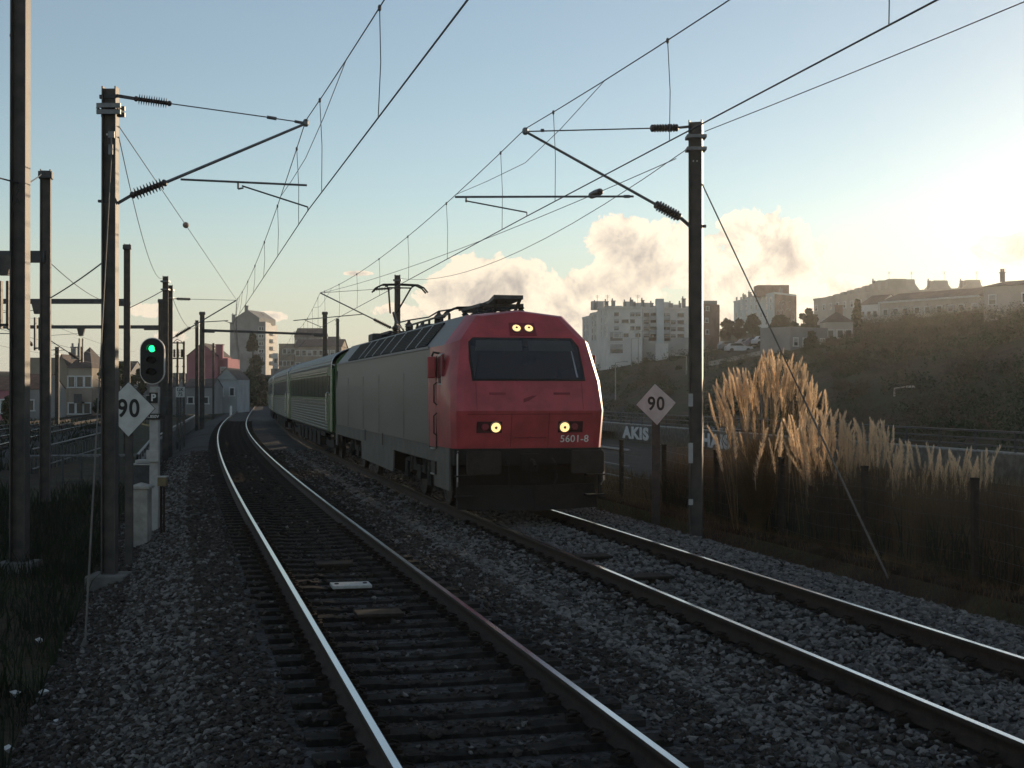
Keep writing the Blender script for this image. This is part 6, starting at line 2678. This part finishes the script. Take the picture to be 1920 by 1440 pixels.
# ------------------------------------------------------------------ far street life on the hill
def lamp_post(label, px, Y, ytop, arm=1, ybase=None):
    X = (px - 960) * Y / F
    z0 = gz(X, Y) if ybase is None else HC + (735 - ybase) * Y / F
    zt_ = HC + (735 - ytop) * Y / F
    t = thing('street_lamp', label, 'street lamp', (X, Y, z0), 0, 'street lamps on the right')
    b = MB()
    b.tube((0, 0, -.3), (0, 0, zt_ - z0), .09, 7, .05)
    b.tube((0, 0, zt_ - z0), (arm * .9, 0, zt_ - z0 + .12), .04, 6)
    b.build('pole', 'concrete', t)
    b = MB()
    b.prism([(-.3, 0), (.3, 0), (.22, .14), (-.22, .14)], (0, .25, 0), (arm * 1.1, -.12, zt_ - z0 + .05), (1, 0, 0), (0, 0, 1))
    b.build('lamp_head', 'box_grey', t)


lamp_post('pale lamp post above the side street, right of the locomotive', 1154, 150, 680)
lamp_post('lamp post left of the right mast on the hillside', 1287, 170, 668, -1)
lamp_post('short lamp on a thin post in the brown hillside', 1677, 95, 728, 1)
lamp_post('tall post in front of the white apartments, left one', 1184, 222, 635)
lamp_post('tall post in front of the white apartments, right one', 1197, 222, 622)


def car_meshes():
    b = MB()
    b.prism([(-2.1, .25), (2.1, .25), (2.12, .62), (1.95, .82), (1.0, .92), (-1.9, .95), (-2.12, .8)], (0, 1.7, 0), (0, -.85, 0), (1, 0, 0), (0, 0, 1))
    b.prism([(-1.75, .93), (-1.35, 1.38), (.25, 1.42), (1.0, .90)], (0, 1.46, 0), (0, -.73, 0), (1, 0, 0), (0, 0, 1))
    g_ = MB()
    for s_ in (-1, 1):
        g_.prism([(-1.55, .97), (-1.25, 1.33), (.20, 1.36), (.78, .97)], (0, .02 * s_, 0), (0, .735 * s_, 0), (1, 0, 0), (0, 0, 1))
    w_ = MB()
    w_.lathe((0, -.1, 0), (0, .1, 0), [(0, .31), (.2, .31)], 14)
    return b.v, b.f, g_.mesh('side_glass', 'glass'), w_.mesh('wheel', 'rubber')


cv, cf, CG, CW = car_meshes()
CB = {}
for nm in ('car_white', 'car_grey', 'car_blue', 'car_silver'):
    q = MB()
    q.add(cv, cf)
    CB[nm] = q.mesh('body', nm)
park = [(1385, 213, .1, 'car_white', 'white car parked at the left of the hill car park'), (1372, 222, .0, 'car_grey', 'dark car parked behind the leftmost white car'), (1404, 218, .2, 'car_silver', 'silver car second from the left on the hill car park'),
        (1420, 216, .1, 'car_blue', 'dark blue car in the middle of the hill car park'), (1436, 214, .15, 'car_white', 'white car at the right end of the hill car park'), (1360, 226, 1.2, 'car_silver', 'silver car beside the brown gable block')]
for (px, Y, rz, nm, lab) in park:
    X = (px - 960) * Y / F
    t = thing('parked_car', lab, 'car', (X, Y, gz(X, Y) + .02), rz, 'cars on the hill car park')
    link('body', CB[nm], t)
    link('side_glass', CG, t)
    for sx in (-1.3, 1.3):
        for sy in (-.78, .78):
            wv = link('wheel', CW, t)
            wv.location = (sx, sy, .31)

# side street climbing between the slopes
def street():
    pts = [(1205, 92, 9), (1175, 112, 8), (1150, 135, 7.5), (1134, 165, 6), (1120, 205, 6)]
    vs, fs = [], []
    P_ = [V(*XY(a, y), 0) for a, y, w_ in pts]
    F_ = []
    for i in range(len(P_) - 1):
        for k in range(8):
            F_.append((lerp(P_[i], P_[i + 1], k / 8), pts[i][2] + (pts[i + 1][2] - pts[i][2]) * k / 8))
    strips = {'side_street': [(-.5, .5, .30, 'asphalt')], 'footpath': [(.56, .86, .42, 'pavement')]}
    for nm, ((u0, u1, dz, m_),) in strips.items():
        vs, fs = [], []
        for i, (p, w_) in enumerate(F_):
            d = (F_[min(i + 1, len(F_) - 1)][0] - F_[max(0, i - 1)][0]).normalized()
            n = V(d.y, -d.x, 0)
            c_ = gz(p.x, p.y) + dz
            for u in (u0, u1):
                q = p + n * u * w_
                vs.append((q.x, q.y, c_ + .02))
        for i in range(len(F_) - 1):
            fs.append((2 * i, 2 * i + 1, 2 * i + 3, 2 * i + 2))
        struct(link(nm, np_mesh(nm, np.array(vs), np.array(fs), m_)))


street()
# low white boundary wall on the slope
a, c_ = gpoint(1330, 175, .1), gpoint(1462, 172, .1)
b = MB()
b.bar(a, c_, .3, 1.0)
o = b.build('boundary_wall', 'concrete', None)
tag(o, 'low pale boundary wall on the slope behind the plume grass', 'wall')

# litter and posts on the left verge
rl_ = random.Random(9)
SCRAPS = ((75, 1195, 'white scrap in the dark weeds just left of the guy wire foot'), (30, 1292, 'white scrap in the weeds at the left edge of the view'), (82, 1290, 'white scrap in the weeds below the guy wire foot'),
          (232, 1208, 'white scrap at the ballast edge right of the guy wire foot'), (225, 1345, 'curled white scrap at the ballast edge, lower left'), (110, 1345, 'flat white scrap midway across the lower left weeds'),
          (18, 1398, 'white scrap in the bottom left corner'), (190, 1400, 'white scrap by the ballast edge near the bottom of the view'))
for k, (px, py, lab) in enumerate(SCRAPS):
    Y = F * 3.05 / (py - 735)
    p = at(px, py, Y)
    p.z = gz(p.x, p.y) + .10
    b = MB()
    n = 7
    ring_ = [V(math.cos(i * 6.28 / n) * rl_.uniform(.03, .07), math.sin(i * 6.28 / n) * rl_.uniform(.03, .06), rl_.uniform(-.01, .03)) for i in range(n)]
    b.add([p + q for q in ring_] + [p + V(0, 0, .04)] + [p + V(0, 0, -.04)], [(i, (i + 1) % n, n) for i in range(n)] + [((i + 1) % n, i, n + 1) for i in range(n)])
    o = b.build('litter_scrap', 'litter', None)
    tag(o, lab, 'litter', 'litter on the left verge')
for k, (px, py, Y) in enumerate(((433, 762, 150), (455, 750, 180))):
    p = at(px, py, Y)
    z_ = gz(p.x, p.y)
    b = MB()
    b.box((p.x, p.y, z_ + .7), (.22, .22, 1.6))
    b.prism([(-.11, 0), (.11, 0), (0, .2)], (0, .22, 0), (p.x, p.y - .11, z_ + 1.5), (1, 0, 0), (0, 0, 1))
    o = b.build('marker_post', 'white_paint', None)
    tag(o, ['small white marker post beside the far curve, nearer one', 'small white marker post beside the far curve, farther one'][k], 'post', 'marker posts by the far track')

# ------------------------------------------------------------------ hazy evening air
def haze():
    b = MB()
    b.box((-50, 760, 14.5), (1900, 1680, 36.0))
    me = b.mesh('haze', None)
    m = bpy.data.materials.new('haze')
    m.use_nodes = True
    t = m.node_tree
    t.nodes.remove(t.nodes['Principled BSDF'])
    pv = t.nodes.new('ShaderNodeVolumePrincipled')
    pv.inputs['Color'].default_value = (.95, .92, .86, 1)
    pv.inputs['Density'].default_value = HAZE
    pv.inputs['Anisotropy'].default_value = .75
    t.links.new(pv.outputs[0], t.nodes['Material Output'].inputs['Volume'])
    me.materials.append(m)
    o = link('haze', me)
    o['kind'] = 'stuff'


if HAZE > 0:
    haze()
